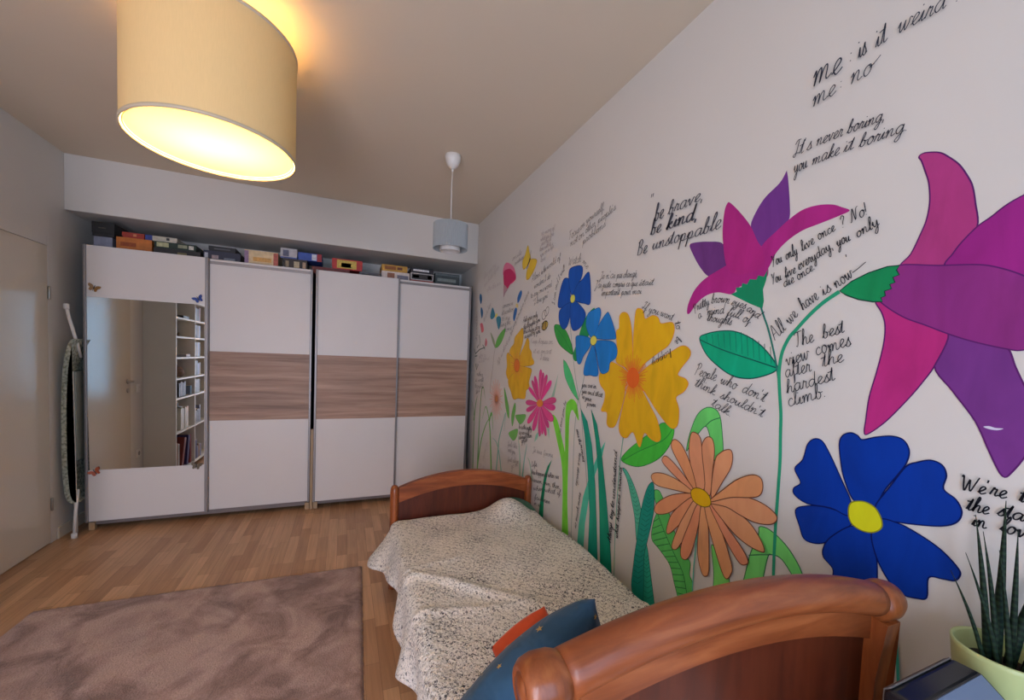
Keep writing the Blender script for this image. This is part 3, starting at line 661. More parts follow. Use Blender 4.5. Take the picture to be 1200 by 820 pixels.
# ------------------------------------------------------------------ bookcase on the left wall, seen in the mirror
BX, BY0, BY1 = 0.272, 0.96, 2.650
bc = thing('bookcase', 'tall white bookcase full of books, seen in the wardrobe mirror', 'bookcase', (0, 0, 0))
obj('side_panel', B((0.003, BY1 - 0.018, 0.0), (BX, BY1, 2.16)), GREYPANEL, bc)
obj('side_panel', B((0.003, BY0, 0.0), (BX, BY0 + 0.018, 2.16)), WHITESHELF, bc)
ups = (2.075, 1.515)
for u in ups: obj('divider', B((0.012, u - 0.009, 0.07), (BX, u + 0.009, 2.14)), WHITESHELF, bc)
obj('back_panel', B((0.003, BY0 + 0.018, 0.06), (0.012, BY1 - 0.018, 2.14)), GREYPANEL, bc)
obj('top_board', B((0.003, BY0 + 0.018, 2.14), (BX, BY1 - 0.018, 2.16)), WHITESHELF, bc)
cols = ((2.084, 2.632), (1.524, 2.066), (0.978, 1.506))
levels = (0.07, 0.50, 0.86, 1.07, 1.29, 1.51, 1.71, 1.92)
for a, c in cols:
    for z in levels: obj('shelf', B((0.012, a, z - 0.018), (BX - 0.002, c, z)), WHITESHELF, bc)
def book(y0, th, z, ht, dep, col, label, lean=0.0, group='books in the bookcase', cat='book', name='book'):
    t = thing(name, label, cat, (BX - 0.02, y0, z), 0, group)
    k = plain('book_cover', col, 0.5, var=0.1); R3 = Matrix.Rotation(lean, 3, 'X')
    for nm, lo, hi, mm_ in (('cover', (-dep, 0, 0), (0, th, ht), k), ('pages', (-dep - 0.001, th * 0.15, 0.004), (-0.004, th * 0.85, ht + 0.0008), plain('paper_pages', (222, 214, 194), 0.8))):
        bm = B(lo, hi, 0.001); bmesh.ops.rotate(bm, verts=bm.verts, cent=(0, 0, 0), matrix=R3); obj(nm, bm, mm_, t)
    return t
rnd = random.Random(5)
pal = ((206, 198, 180), (196, 184, 162), (186, 178, 168), (214, 206, 190), (150, 120, 96), (60, 52, 54), (88, 60, 52), (120, 124, 150), (150, 60, 54), (70, 66, 110), (44, 46, 56))
# first bay beside the grey panel: cream books, leaning dark red and purple binders
y = 2.420
for k, c in enumerate(((206, 198, 180), (214, 206, 188), (188, 180, 160), (210, 200, 176), (196, 188, 172), (222, 216, 200))):
    th = 0.030 + 0.006 * (k % 3); book(y, th, 0.501, 0.225 + 0.012 * (k % 2), 0.17, c, 'cream paperback standing in the row under the black hat'); y -= th + 0.004
for yy, c, l_, lean in ((2.378, (124, 44, 34), 'dark red binder leaning at the bottom of the bookcase', 0.30), (2.225, (62, 52, 104), 'purple binder leaning beside the dark red one', 0.20), (2.128, (150, 62, 64), 'rose red book upright by the divider at the bottom', 0.0)):
    book(yy, 0.055 if lean else 0.04, 0.071, 0.33, 0.22, c, l_, lean)
book(2.545, 0.036, 0.071, 0.31, 0.2, (176, 136, 104), 'tan book upright against the grey side panel at the bottom', 0.0)
book(2.49, 0.03, 0.071, 0.29, 0.2, (196, 190, 180), 'white book beside the tan one at the bottom', 0.0)
t = thing('hat', 'black hat lying on the cream paperbacks in the bookcase', 'hat', (0.155, 2.385, 0.7395)); bm = bmesh.new(); lathe(bm, [(0.085, 0.001), (0.088, 0.005), (0.055, 0.010), (0.050, 0.05), (0.036, 0.066), (0.002, 0.07)], 28, cap=False); obj('hat_body', bm, BLACK, t, True)
def pouch(name, label, cat, y, z, sx, sy, sz, col):
    t = thing(name, label, cat, (0.15, y, z)); bm = bmesh.new(); bmesh.ops.create_icosphere(bm, subdivisions=3, radius=1.0)
    for v_ in bm.verts:
        q = v_.co; q.z = max(-0.62, q.z); d_ = 1 + 0.12 * noise.noise(q * 2.2); v_.co = Vector((q.x * sx * d_, q.y * sy * d_, (q.z + 0.62) * sz * d_))
    obj('pouch_body', bm, plain(name + '_cloth', col, 0.8, var=0.15), t, True)
    bm = bmesh.new(); tube(bm, [(0.0, -sy * 0.5, sz * 1.3), (0.01, -sy * 0.2, sz * 1.72), (0.01, sy * 0.2, sz * 1.72), (0, sy * 0.5, sz * 1.3)], 0.006, 8); obj('handle', bm, BLACK, t, True)
pouch('handbag', 'brown handbag on the middle shelf of the bookcase', 'bag', 2.30, 1.071, 0.08, 0.15, 0.075, (112, 82, 66))
for k in range(4): book(2.46 - 0.05 * k, 0.042, 0.861, 0.15 + 0.012 * (k % 2), 0.16, pal[5 + (k % 2)], 'dark book standing in the row below the brown handbag')
book(2.12, 0.045, 0.861, 0.10, 0.16, (136, 160, 190), 'pale blue book by the divider below the brown handbag')
def figurine(y, z, col, label, h=0.12):
    t = thing('figurine', label, 'figurine', (0.17, y, z)); bm = bmesh.new()
    lathe(bm, [(0.022, 0.0), (0.024, 0.006), (0.012, 0.014), (0.010, h * 0.4), (0.018, h * 0.6), (0.008, h * 0.72), (0.014, h * 0.85), (0.004, h)], 16); obj('figurine_body', bm, plain('figurine_glaze', col, 0.4, var=0.2, scale=40), t, True)
    obj('plinth', B((-0.03, -0.03, -0.0), (0.03, 0.03, 0.004)), BLACK, t)
figurine(2.36, 1.511, (196, 184, 160), 'cream figurine on the second shelf from the top of the bookcase', 0.15)
figurine(2.25, 1.511, (150, 120, 90), 'tan figurine beside the cream one in the bookcase', 0.05)
figurine(2.37, 1.291, (52, 44, 42), 'dark figurine on the third shelf from the top of the bookcase', 0.17)
book(2.17, 0.12, 1.291, 0.03, 0.15, (190, 182, 186), 'pale book lying flat on the third shelf of the bookcase')
book(2.20, 0.18, 1.711, 0.03, 0.15, (40, 36, 38), 'black book lying flat on the top shelf of the bookcase')
for bay, (a, c) in enumerate(cols[1:]):
    for li, z in enumerate(levels[:-1]):
        y = c - 0.04; top_ = (levels[li + 1] - z) - 0.05
        for k in range(5 if bay == 0 else 3):
            th = rnd.uniform(0.025, 0.05); y -= th + 0.003
            book(y, th, z + 0.001, min(top_, rnd.uniform(0.14, 0.24)), 0.17, pal[4 + rnd.randrange(len(pal) - 4)], 'book standing in the far bays of the bookcase')
# switch and socket between the door and the bookcase
for nm, lb, y, z in (('light_switch', 'white light switch on the left wall, seen in the mirror beside the door handle', 2.755, 0.98), ('wall_socket', 'white wall socket low on the left wall, seen in the mirror', 2.755, 0.335)):
    t = thing(nm, lb, nm.split('_')[1], (0.0005, y, z)); obj('plate', B((0, -0.04, -0.04), (0.010, 0.04, 0.04), 0.004), WHITEPLASTIC, t)
    if nm == 'light_switch': obj('rocker', B((0.008, -0.027, -0.027), (0.014, 0.027, 0.027), 0.003), WHITEPLASTIC, t)
    else:
        bm = bmesh.new(); lathe(bm, [(0.020, 0.0101), (0.021, 0.0115), (0.018, 0.0105), (0.017, 0.0104), (0.002, 0.0103)], 20, (0, 0, 0), 'X', False); obj('socket_well', bm, plain('socket_grey', (150, 146, 140), 0.5), t)

# paint on the wall, in metres along the wall (a = -y) and up (b = z): fills f, brush lines l, groups of fine lines m
MURAL = [
('painted_flower','huge purple lily at the right of the mural',0,[('f','petal',(138,46,100),[(-0.5244,1.9156),(-0.5219,1.9209),(-0.5118,1.9213),(-0.4889,1.911),(-0.4716,1.8925),(-0.4546,1.8691),(-0.4401,1.8386),(-0.4316,1.8145),(-0.4252,1.7775),(-0.4196,1.7274),(-0.4409,1.6945),(-0.4616,1.6542),(-0.5064,1.6591),(-0.5416,1.6699),(-0.5248,1.6937),(-0.5111,1.7326),(-0.5018,1.7658),(-0.4987,1.806),(-0.5029,1.8485),(-0.5121,1.8821),(-0.5194,1.9059)],0,(70,20,80),0.0028,1),('f','petal',(122,28,104),[(-0.4196,1.7274),(-0.4005,1.7423),(-0.3814,1.7595),(-0.3596,1.7715),(-0.3349,1.7799),(-0.3068,1.7858),(-0.306,1.7434),(-0.3111,1.6752),(-0.3239,1.6036),(-0.3494,1.6079),(-0.3845,1.6323),(-0.413,1.6429),(-0.463,1.6544),(-0.4527,1.6794),(-0.4412,1.6999)],0,(70,20,80),0.0028,1),('f','petal',(92,42,106),[(-0.4502,1.5059),(-0.467,1.4338),(-0.4334,1.3777),(-0.396,1.318),(-0.3729,1.2598),(-0.3522,1.2148),(-0.3393,1.2286),(-0.3232,1.2713),(-0.3169,1.3163),(-0.3229,1.3637),(-0.3366,1.4012),(-0.3491,1.435),(-0.361,1.4706),(-0.3815,1.4774),(-0.4104,1.4884)],0,(70,20,80),0.0028,1),('f','petal',(146,34,98),[(-0.5851,1.5885),(-0.5706,1.5605),(-0.5621,1.5292),(-0.562,1.4832),(-0.5711,1.4151),(-0.5823,1.3514),(-0.5859,1.2873),(-0.5868,1.2616),(-0.5796,1.2565),(-0.5456,1.2938),(-0.5072,1.3533),(-0.4835,1.3961),(-0.4652,1.4367),(-0.4487,1.5058),(-0.488,1.5303),(-0.5294,1.5538),(-0.5697,1.5849)],0,(70,20,80),0.0028,1),('f','petal',(110,36,100),[(-0.5448,1.6716),(-0.4746,1.6576),(-0.415,1.6476),(-0.3844,1.6356),(-0.3497,1.6131),(-0.3068,1.5757),(-0.2775,1.5259),(-0.3009,1.4803),(-0.3406,1.4678),(-0.3615,1.4696),(-0.4109,1.4862),(-0.4496,1.504),(-0.4874,1.525),(-0.5298,1.5479),(-0.5721,1.5849),(-0.5799,1.6069),(-0.5656,1.6466)],0,(70,20,80),0.0028,1),('f','calyx',(12,112,66),[(-0.6667,1.6274),(-0.6407,1.6487),(-0.6053,1.6641),(-0.567,1.6729),(-0.5431,1.6711),(-0.5487,1.6613),(-0.5425,1.6488),(-0.5545,1.6452),(-0.5495,1.6317),(-0.5594,1.6287),(-0.555,1.6176),(-0.5688,1.6138),(-0.5661,1.6017),(-0.5749,1.5981),(-0.5709,1.5883),(-0.5904,1.5899),(-0.6215,1.5996),(-0.6491,1.6137)],1,(10,50,40),0.003,1),('f','paint_gap',(200,196,214),[(-0.384,1.3095),(-0.3762,1.3119),(-0.3675,1.3098),(-0.3568,1.3101),(-0.3639,1.3058),(-0.3723,1.3053),(-0.3793,1.3067)],0,None,0.0025,0),('l','stem',(30,125,92),[(-0.6668,1.6261),(-0.7056,1.5999),(-0.7406,1.5662),(-0.7711,1.53),(-0.7905,1.5056),(-0.8077,1.4623),(-0.8127,1.4051),(-0.8069,1.3404),(-0.7986,1.2762),(-0.7953,1.2116),(-0.7912,1.1341),(-0.7909,1.037),(-0.791,0.9444),(-0.7892,0.844),(-0.784,0.7128)],0.011,0.009,1)]),
('painted_flower','smaller purple and magenta lily left of the huge one',0,[('f','petal',(84,42,98),[(-1.1918,1.8753),(-1.1724,1.8813),(-1.1032,1.8681),(-1.0384,1.8414),(-1.0175,1.7591),(-1.0618,1.7398),(-1.0981,1.7427),(-1.1391,1.7861),(-1.1737,1.8391)],0,None,0,1),('f','petal',(88,42,108),[(-0.9392,1.881),(-0.9254,1.916),(-0.8967,1.9538),(-0.8513,1.9832),(-0.8334,2.0108),(-0.8316,2.009),(-0.8257,1.9789),(-0.8178,1.9207),(-0.8141,1.867),(-0.8306,1.8497),(-0.8633,1.8217),(-0.892,1.7998),(-0.912,1.8165),(-0.927,1.8474)],0,None,0,1),('f','petal',(136,30,102),[(-0.8954,1.8035),(-0.8526,1.836),(-0.8148,1.8617),(-0.7786,1.8777),(-0.7385,1.8778),(-0.7002,1.8671),(-0.6768,1.8524),(-0.6573,1.8372),(-0.6798,1.831),(-0.7253,1.8244),(-0.7745,1.8173),(-0.8159,1.7982),(-0.8479,1.7692),(-0.8715,1.725),(-0.9043,1.7073),(-0.926,1.7414)],0,None,0,1),('f','petal',(136,30,102),[(-0.8943,1.7885),(-0.8698,1.7276),(-0.8755,1.6964),(-0.9159,1.6911),(-0.9487,1.6871),(-0.9757,1.6786),(-0.9923,1.6619),(-1.0493,1.6761),(-1.097,1.6723),(-1.1376,1.6496),(-1.1704,1.6138),(-1.1842,1.6151),(-1.182,1.6474),(-1.1585,1.6945),(-1.126,1.7247),(-1.0899,1.7427),(-1.0218,1.7664),(-0.9566,1.7968)],0,None,0,1),('f','petal',(138,30,100),[(-1.0432,1.9597),(-1.0337,1.9824),(-1.0225,1.9805),(-0.9876,1.9419),(-0.9426,1.882),(-0.9124,1.8226),(-0.8924,1.7881),(-0.8905,1.7345),(-0.9721,1.7252),(-1.019,1.7594),(-1.04,1.8418),(-1.0466,1.9022)],0,None,0,1),('f','calyx',(14,112,76),[(-0.8708,1.7237),(-0.8821,1.7022),(-0.9013,1.7103),(-0.9068,1.6975),(-0.9298,1.7031),(-0.9387,1.6874),(-0.9561,1.6944),(-0.9585,1.6811),(-0.9795,1.6824),(-0.9749,1.6678),(-0.9974,1.6626),(-0.9592,1.6419),(-0.9241,1.6224),(-0.8799,1.6015),(-0.8767,1.626),(-0.8823,1.6621),(-0.8739,1.6903)],1,None,0,1),('l','stem',(30,95,85),[(-0.8852,1.6066),(-0.8716,1.5729),(-0.8549,1.5317),(-0.8323,1.4597),(-0.8196,1.41),(-0.8076,1.3507)],0.006,0.006,1)]),
('painted_leaf','green leaf with hatched upper half on the lily stem',0,[('f','leaf_blade',(8,135,98),[(-1.118,1.5144),(-1.0893,1.5302),(-1.0367,1.5376),(-0.9788,1.5348),(-0.9238,1.5151),(-0.8716,1.4803),(-0.8248,1.4286),(-0.8215,1.4095),(-0.8518,1.3919),(-0.9067,1.3774),(-0.9678,1.3822),(-1.0275,1.4122),(-1.0838,1.4562)],0,(10,70,60),0.004,1),('l','leaf_vein',(10,70,60),[(-1.1177,1.5105),(-1.0149,1.4711),(-0.8965,1.4368),(-0.8239,1.4158)],0.004,0.004,1),('m','hatching',(10,80,65),[[(-1.0889,1.5256),(-1.0825,1.4996)],[(-1.0638,1.5269),(-1.0568,1.4919)],[(-1.0394,1.5282),(-1.0319,1.4844)],[(-1.0158,1.5294),(-1.0078,1.4772)],[(-0.9929,1.5305),(-0.9845,1.4702)],[(-0.9706,1.5316),(-0.9618,1.4634)],[(-0.9489,1.5306),(-0.9398,1.4568)],[(-0.9271,1.5201),(-0.9185,1.4504)],[(-0.906,1.5098),(-0.8977,1.4442)],[(-0.8854,1.4998),(-0.8776,1.4382)],[(-0.8654,1.4901),(-0.858,1.4323)],[(-0.846,1.4806),(-0.8389,1.4266)]],0.0022)]),
('painted_flower','biggest blue flower with a yellow centre above the headboard',1,[('f','petal',(0,40,122),[(-0.7365,1.0034),(-0.7056,1.0268),(-0.6595,1.0396),(-0.6054,1.0367),(-0.5989,1.015),(-0.628,0.9813),(-0.6531,0.9451),(-0.6809,0.9294),(-0.7082,0.9305),(-0.7228,0.9613)],0,(0,14,70),0.003,1),('f','petal',(0,40,122),[(-0.7467,1.1226),(-0.7267,1.1547),(-0.7175,1.2),(-0.7007,1.2199),(-0.6801,1.2176),(-0.6581,1.1845),(-0.627,1.1244),(-0.6028,1.0742),(-0.6054,1.0367),(-0.6485,1.0423),(-0.706,1.0333),(-0.7414,1.046),(-0.746,1.0649),(-0.7283,1.0873)],0,(0,14,70),0.003,1),('f','petal',(0,40,122),[(-0.5987,1.0121),(-0.5711,1.0085),(-0.551,1.0141),(-0.5409,0.9606),(-0.5357,0.9023),(-0.5374,0.8578),(-0.6166,0.8118),(-0.6291,0.8521),(-0.6322,0.882),(-0.6559,0.9022),(-0.6576,0.9271),(-0.6431,0.9623)],0,(0,14,70),0.003,1),('f','petal',(0,40,122),[(-0.6387,1.22),(-0.6323,1.2429),(-0.6148,1.2535),(-0.5994,1.2492),(-0.5889,1.2407),(-0.5611,1.2526),(-0.5302,1.261),(-0.5084,1.256),(-0.4966,1.234),(-0.4989,1.2063),(-0.5116,1.1755),(-0.5348,1.1293),(-0.5521,1.0804),(-0.5733,1.0786),(-0.5982,1.0818),(-0.6222,1.1319),(-0.6332,1.1781)],0,(0,14,70),0.003,1),('f','petal',(0,40,122),[(-0.5002,1.194),(-0.4808,1.2099),(-0.4581,1.2204),(-0.439,1.214),(-0.4311,1.1932),(-0.4338,1.1627),(-0.4131,1.1458),(-0.4029,1.1219),(-0.41,1.0967),(-0.434,1.0793),(-0.4795,1.0651),(-0.5082,1.059),(-0.5409,1.05),(-0.5516,1.0806),(-0.5264,1.1376)],0,(0,14,70),0.003,1),('f','petal',(0,40,122),[(-0.541,1.0528),(-0.5081,1.0574),(-0.4744,1.0493),(-0.4308,1.029),(-0.4003,1.0004),(-0.3976,0.9843),(-0.4054,0.971),(-0.423,0.9656),(-0.4449,0.9565),(-0.445,0.9114),(-0.4607,0.8996),(-0.489,0.8942),(-0.5163,0.9156),(-0.5418,0.9601),(-0.5546,1.0125)],0,(0,14,70),0.003,1),('f','flower_centre',(172,172,22),[(-0.6026,1.0712),(-0.5786,1.0845),(-0.5544,1.0796),(-0.5392,1.0593),(-0.5353,1.0351),(-0.5502,1.0162),(-0.5736,1.0104),(-0.5966,1.019),(-0.6058,1.0427)],0,(110,110,20),0.003,1),('l','stem',(50,140,125),[(-0.5225,0.8649),(-0.5097,0.8348),(-0.4929,0.788),(-0.4872,0.75),(-0.4803,0.6818)],0.006,0.006,1)]),
('painted_leaf','light green folded leaf arching behind the top of the orange daisy',0,[('f','leaf_blade',(84,168,84),[(-1.1478,1.0826),(-1.1376,1.1493),(-1.109,1.2257),(-1.0694,1.2607),(-1.0293,1.2599),(-1.0077,1.2333),(-0.9946,1.1693),(-0.9888,1.1119),(-1,1.0351),(-1.0201,1.0745),(-1.0489,1.1663),(-1.0689,1.1917),(-1.1008,1.1548),(-1.1255,1.1197)],0,(30,95,55),0.003,1),('l','leaf_vein',(30,95,55),[(-1.0077,1.2333),(-1.0437,1.2165),(-1.0689,1.1917)],0.003,0.003,1)]),
('painted_leaf','light green arched leaf right of the orange daisy',0,[('f','leaf_blade',(96,178,92),[(-0.8886,0.6701),(-0.8732,0.7668),(-0.8638,0.8171),(-0.8431,0.8838),(-0.8408,0.9106),(-0.8087,0.9143),(-0.7614,0.8921),(-0.723,0.8538),(-0.6997,0.8128),(-0.6904,0.7755),(-0.7166,0.7605),(-0.7262,0.7985),(-0.7653,0.8406),(-0.7958,0.8413),(-0.8082,0.8275),(-0.8191,0.7419),(-0.8207,0.6845),(-0.8869,0.6457)],0,(40,100,60),0.003,1),('l','leaf_vein',(40,100,60),[(-0.8706,0.8039),(-0.8346,0.8228),(-0.7958,0.8413)],0.003,0.003,1)]),
('painted_leaf','light green blade under the orange daisy',0,[('f','leaf_blade',(102,180,88),[(-1.0106,0.7753),(-0.9754,0.7466),(-0.9377,0.7036),(-0.9234,0.598),(-0.9844,0.5611),(-0.9954,0.6824)],0,(40,100,60),0.003,1)]),
('painted_leaf','green ribbed leaf left of the orange daisy',0,[('f','leaf_blade',(74,160,78),[(-1.3102,0.8677),(-1.2822,0.8854),(-1.2563,0.8644),(-1.2134,0.8072),(-1.1676,0.7242),(-1.1268,0.6832),(-1.099,0.6674),(-1.0978,0.6194),(-1.0814,0.5895),(-1.079,0.4942),(-1.1229,0.4673),(-1.1667,0.5425),(-1.1981,0.6079),(-1.2562,0.6426),(-1.3053,0.6689),(-1.3004,0.7415),(-1.283,0.802)],0,(25,85,45),0.003,1),('m','hatching',(25,85,45),[[(-1.3002,0.744),(-1.2711,0.7691)],[(-1.3016,0.7153),(-1.2541,0.7491)],[(-1.303,0.6866),(-1.2375,0.7296)],[(-1.2945,0.6642),(-1.2207,0.7106)],[(-1.2719,0.6511),(-1.2042,0.692)],[(-1.2499,0.6384),(-1.188,0.6738)],[(-1.2286,0.6257),(-1.1721,0.6558)],[(-1.2079,0.6133),(-1.1566,0.6381)],[(-1.1921,0.5972),(-1.1414,0.6206)],[(-1.1819,0.5766),(-1.1267,0.6032)],[(-1.1718,0.5561),(-1.1194,0.5803)],[(-1.1609,0.5368),(-1.1122,0.5576)],[(-1.1482,0.5192),(-1.1051,0.5351)],[(-1.1357,0.5018),(-1.0979,0.5128)]],0.003),('l','leaf_vein',(25,85,45),[(-1.2887,0.7999),(-1.2345,0.7261),(-1.1756,0.6599),(-1.127,0.6041),(-1.0951,0.5039)],0.003,0.003,1)]),
('painted_flower','orange daisy with a yellow centre behind the headboard',2,[('l','stem',(70,150,130),[(-1.0742,0.8035),(-1.0754,0.7269),(-1.0788,0.6486),(-1.0774,0.5048)],0.005,0.005,1),('f','petal',(192,132,94),[(-1.0213,0.9412),(-1.0172,1.073),(-0.9934,1.1139),(-0.9602,1.1307),(-0.9482,1.1132),(-0.9517,1.0709),(-0.9777,1.0178)],0,(95,52,36),0.0032,1),('f','petal',(187,128,92),[(-1.0509,0.9595),(-1.0728,1.0588),(-1.0746,1.1235),(-1.0558,1.1548),(-1.0322,1.1524),(-1.0201,1.1116),(-1.0234,1.0319),(-1.0267,0.9513)],0,(95,52,36),0.0032,1),('f','petal',(182,124,90),[(-1.085,0.9567),(-1.1147,1.0145),(-1.1325,1.0857),(-1.1297,1.1453),(-1.1154,1.1622),(-1.0841,1.146),(-1.0692,1.076),(-1.0518,0.9713)],0,(95,52,36),0.0032,1),('f','petal',(192,130,88),[(-1.1048,0.9504),(-1.1682,1.017),(-1.2178,1.0749),(-1.2201,1.1055),(-1.198,1.1162),(-1.1632,1.0958),(-1.1216,1.0378),(-1.0882,0.9598)],0,(95,52,36),0.0032,1),('f','petal',(187,126,94),[(-1.1092,0.9406),(-1.1868,0.9682),(-1.2603,1.0062),(-1.2644,1.0279),(-1.2446,1.0391),(-1.2022,1.0212),(-1.1496,0.9877),(-1.0995,0.9479)],0,(95,52,36),0.0032,1),('f','petal',(182,132,92),[(-1.1032,0.93),(-1.2056,0.9139),(-1.29,0.9054),(-1.3241,0.928),(-1.3064,0.952),(-1.2449,0.9648),(-1.1637,0.9577),(-1.1039,0.9381)],0,(95,52,36),0.0032,1),('f','petal',(192,128,90),[(-1.1032,0.93),(-1.1467,0.8768),(-1.2099,0.8185),(-1.2683,0.7892),(-1.2943,0.7962),(-1.2781,0.8348),(-1.2039,0.8922)],0,(95,52,36),0.0032,1),('f','petal',(187,124,88),[(-1.0964,0.9072),(-1.1176,0.8447),(-1.1719,0.7713),(-1.2091,0.7308),(-1.2218,0.7417),(-1.2033,0.8076),(-1.1621,0.8627),(-1.1073,0.916)],0,(95,52,36),0.0032,1),('f','petal',(182,130,94),[(-1.0734,0.8946),(-1.095,0.8198),(-1.1456,0.7171),(-1.1709,0.6836),(-1.1887,0.6931),(-1.1614,0.78),(-1.1285,0.8491),(-1.0945,0.9079)],0,(95,52,36),0.0032,1),('f','petal',(192,126,92),[(-1.0638,0.898),(-1.0694,0.8136),(-1.0921,0.7118),(-1.1151,0.671),(-1.14,0.6719),(-1.1406,0.7237),(-1.1101,0.8138),(-1.0831,0.8911)],0,(95,52,36),0.0032,1),('f','petal',(187,132,90),[(-1.0422,0.9058),(-1.0239,0.8243),(-1.0118,0.6853),(-1.0236,0.6533),(-1.0433,0.661),(-1.0648,0.7246),(-1.0658,0.8316),(-1.061,0.8991)],0,(95,52,36),0.0032,1),('f','petal',(182,128,88),[(-1.0241,0.9163),(-0.9691,0.8395),(-0.9241,0.7454),(-0.9257,0.7105),(-0.9409,0.6886),(-0.9593,0.7045),(-0.9953,0.7731),(-1.0341,0.8604),(-1.045,0.9048)],0,(95,52,36),0.0032,1),('f','petal',(192,124,94),[(-1.0155,0.9249),(-0.954,0.8688),(-0.8932,0.82),(-0.8678,0.7882),(-0.8742,0.7719),(-0.8973,0.7663),(-0.941,0.8057),(-0.9884,0.8627),(-1.0269,0.9153)],0,(95,52,36),0.0032,1),('f','petal',(187,130,92),[(-1.0202,0.9257),(-0.9419,0.9344),(-0.8768,0.9148),(-0.8373,0.8811),(-0.8171,0.848),(-0.827,0.8364),(-0.8713,0.8374),(-0.9196,0.8529),(-0.9724,0.8846)],0,(95,52,36),0.0032,1),('f','petal',(182,126,90),[(-1.0274,0.9231),(-0.9607,0.9619),(-0.8975,0.9887),(-0.8378,0.9899),(-0.7951,0.9744),(-0.7856,0.9543),(-0.8057,0.9327),(-0.8546,0.92),(-0.9086,0.9244),(-0.9586,0.9321)],0,(95,52,36),0.0032,1),('f','petal',(192,132,88),[(-1.0294,0.9248),(-0.9795,0.9826),(-0.9247,1.0375),(-0.8726,1.0687),(-0.8431,1.0653),(-0.8353,1.0362),(-0.8463,1.0081),(-0.8822,0.9909),(-0.9444,0.9698)],0,(95,52,36),0.0032,1),('f','flower_centre',(204,160,18),[(-1.1092,0.9406),(-1.0851,0.9583),(-1.0509,0.9595),(-1.0261,0.9436),(-1.0214,0.9173),(-1.0465,0.9002),(-1.0808,0.9002),(-1.104,0.9129)],0,(95,70,20),0.003,1)]),
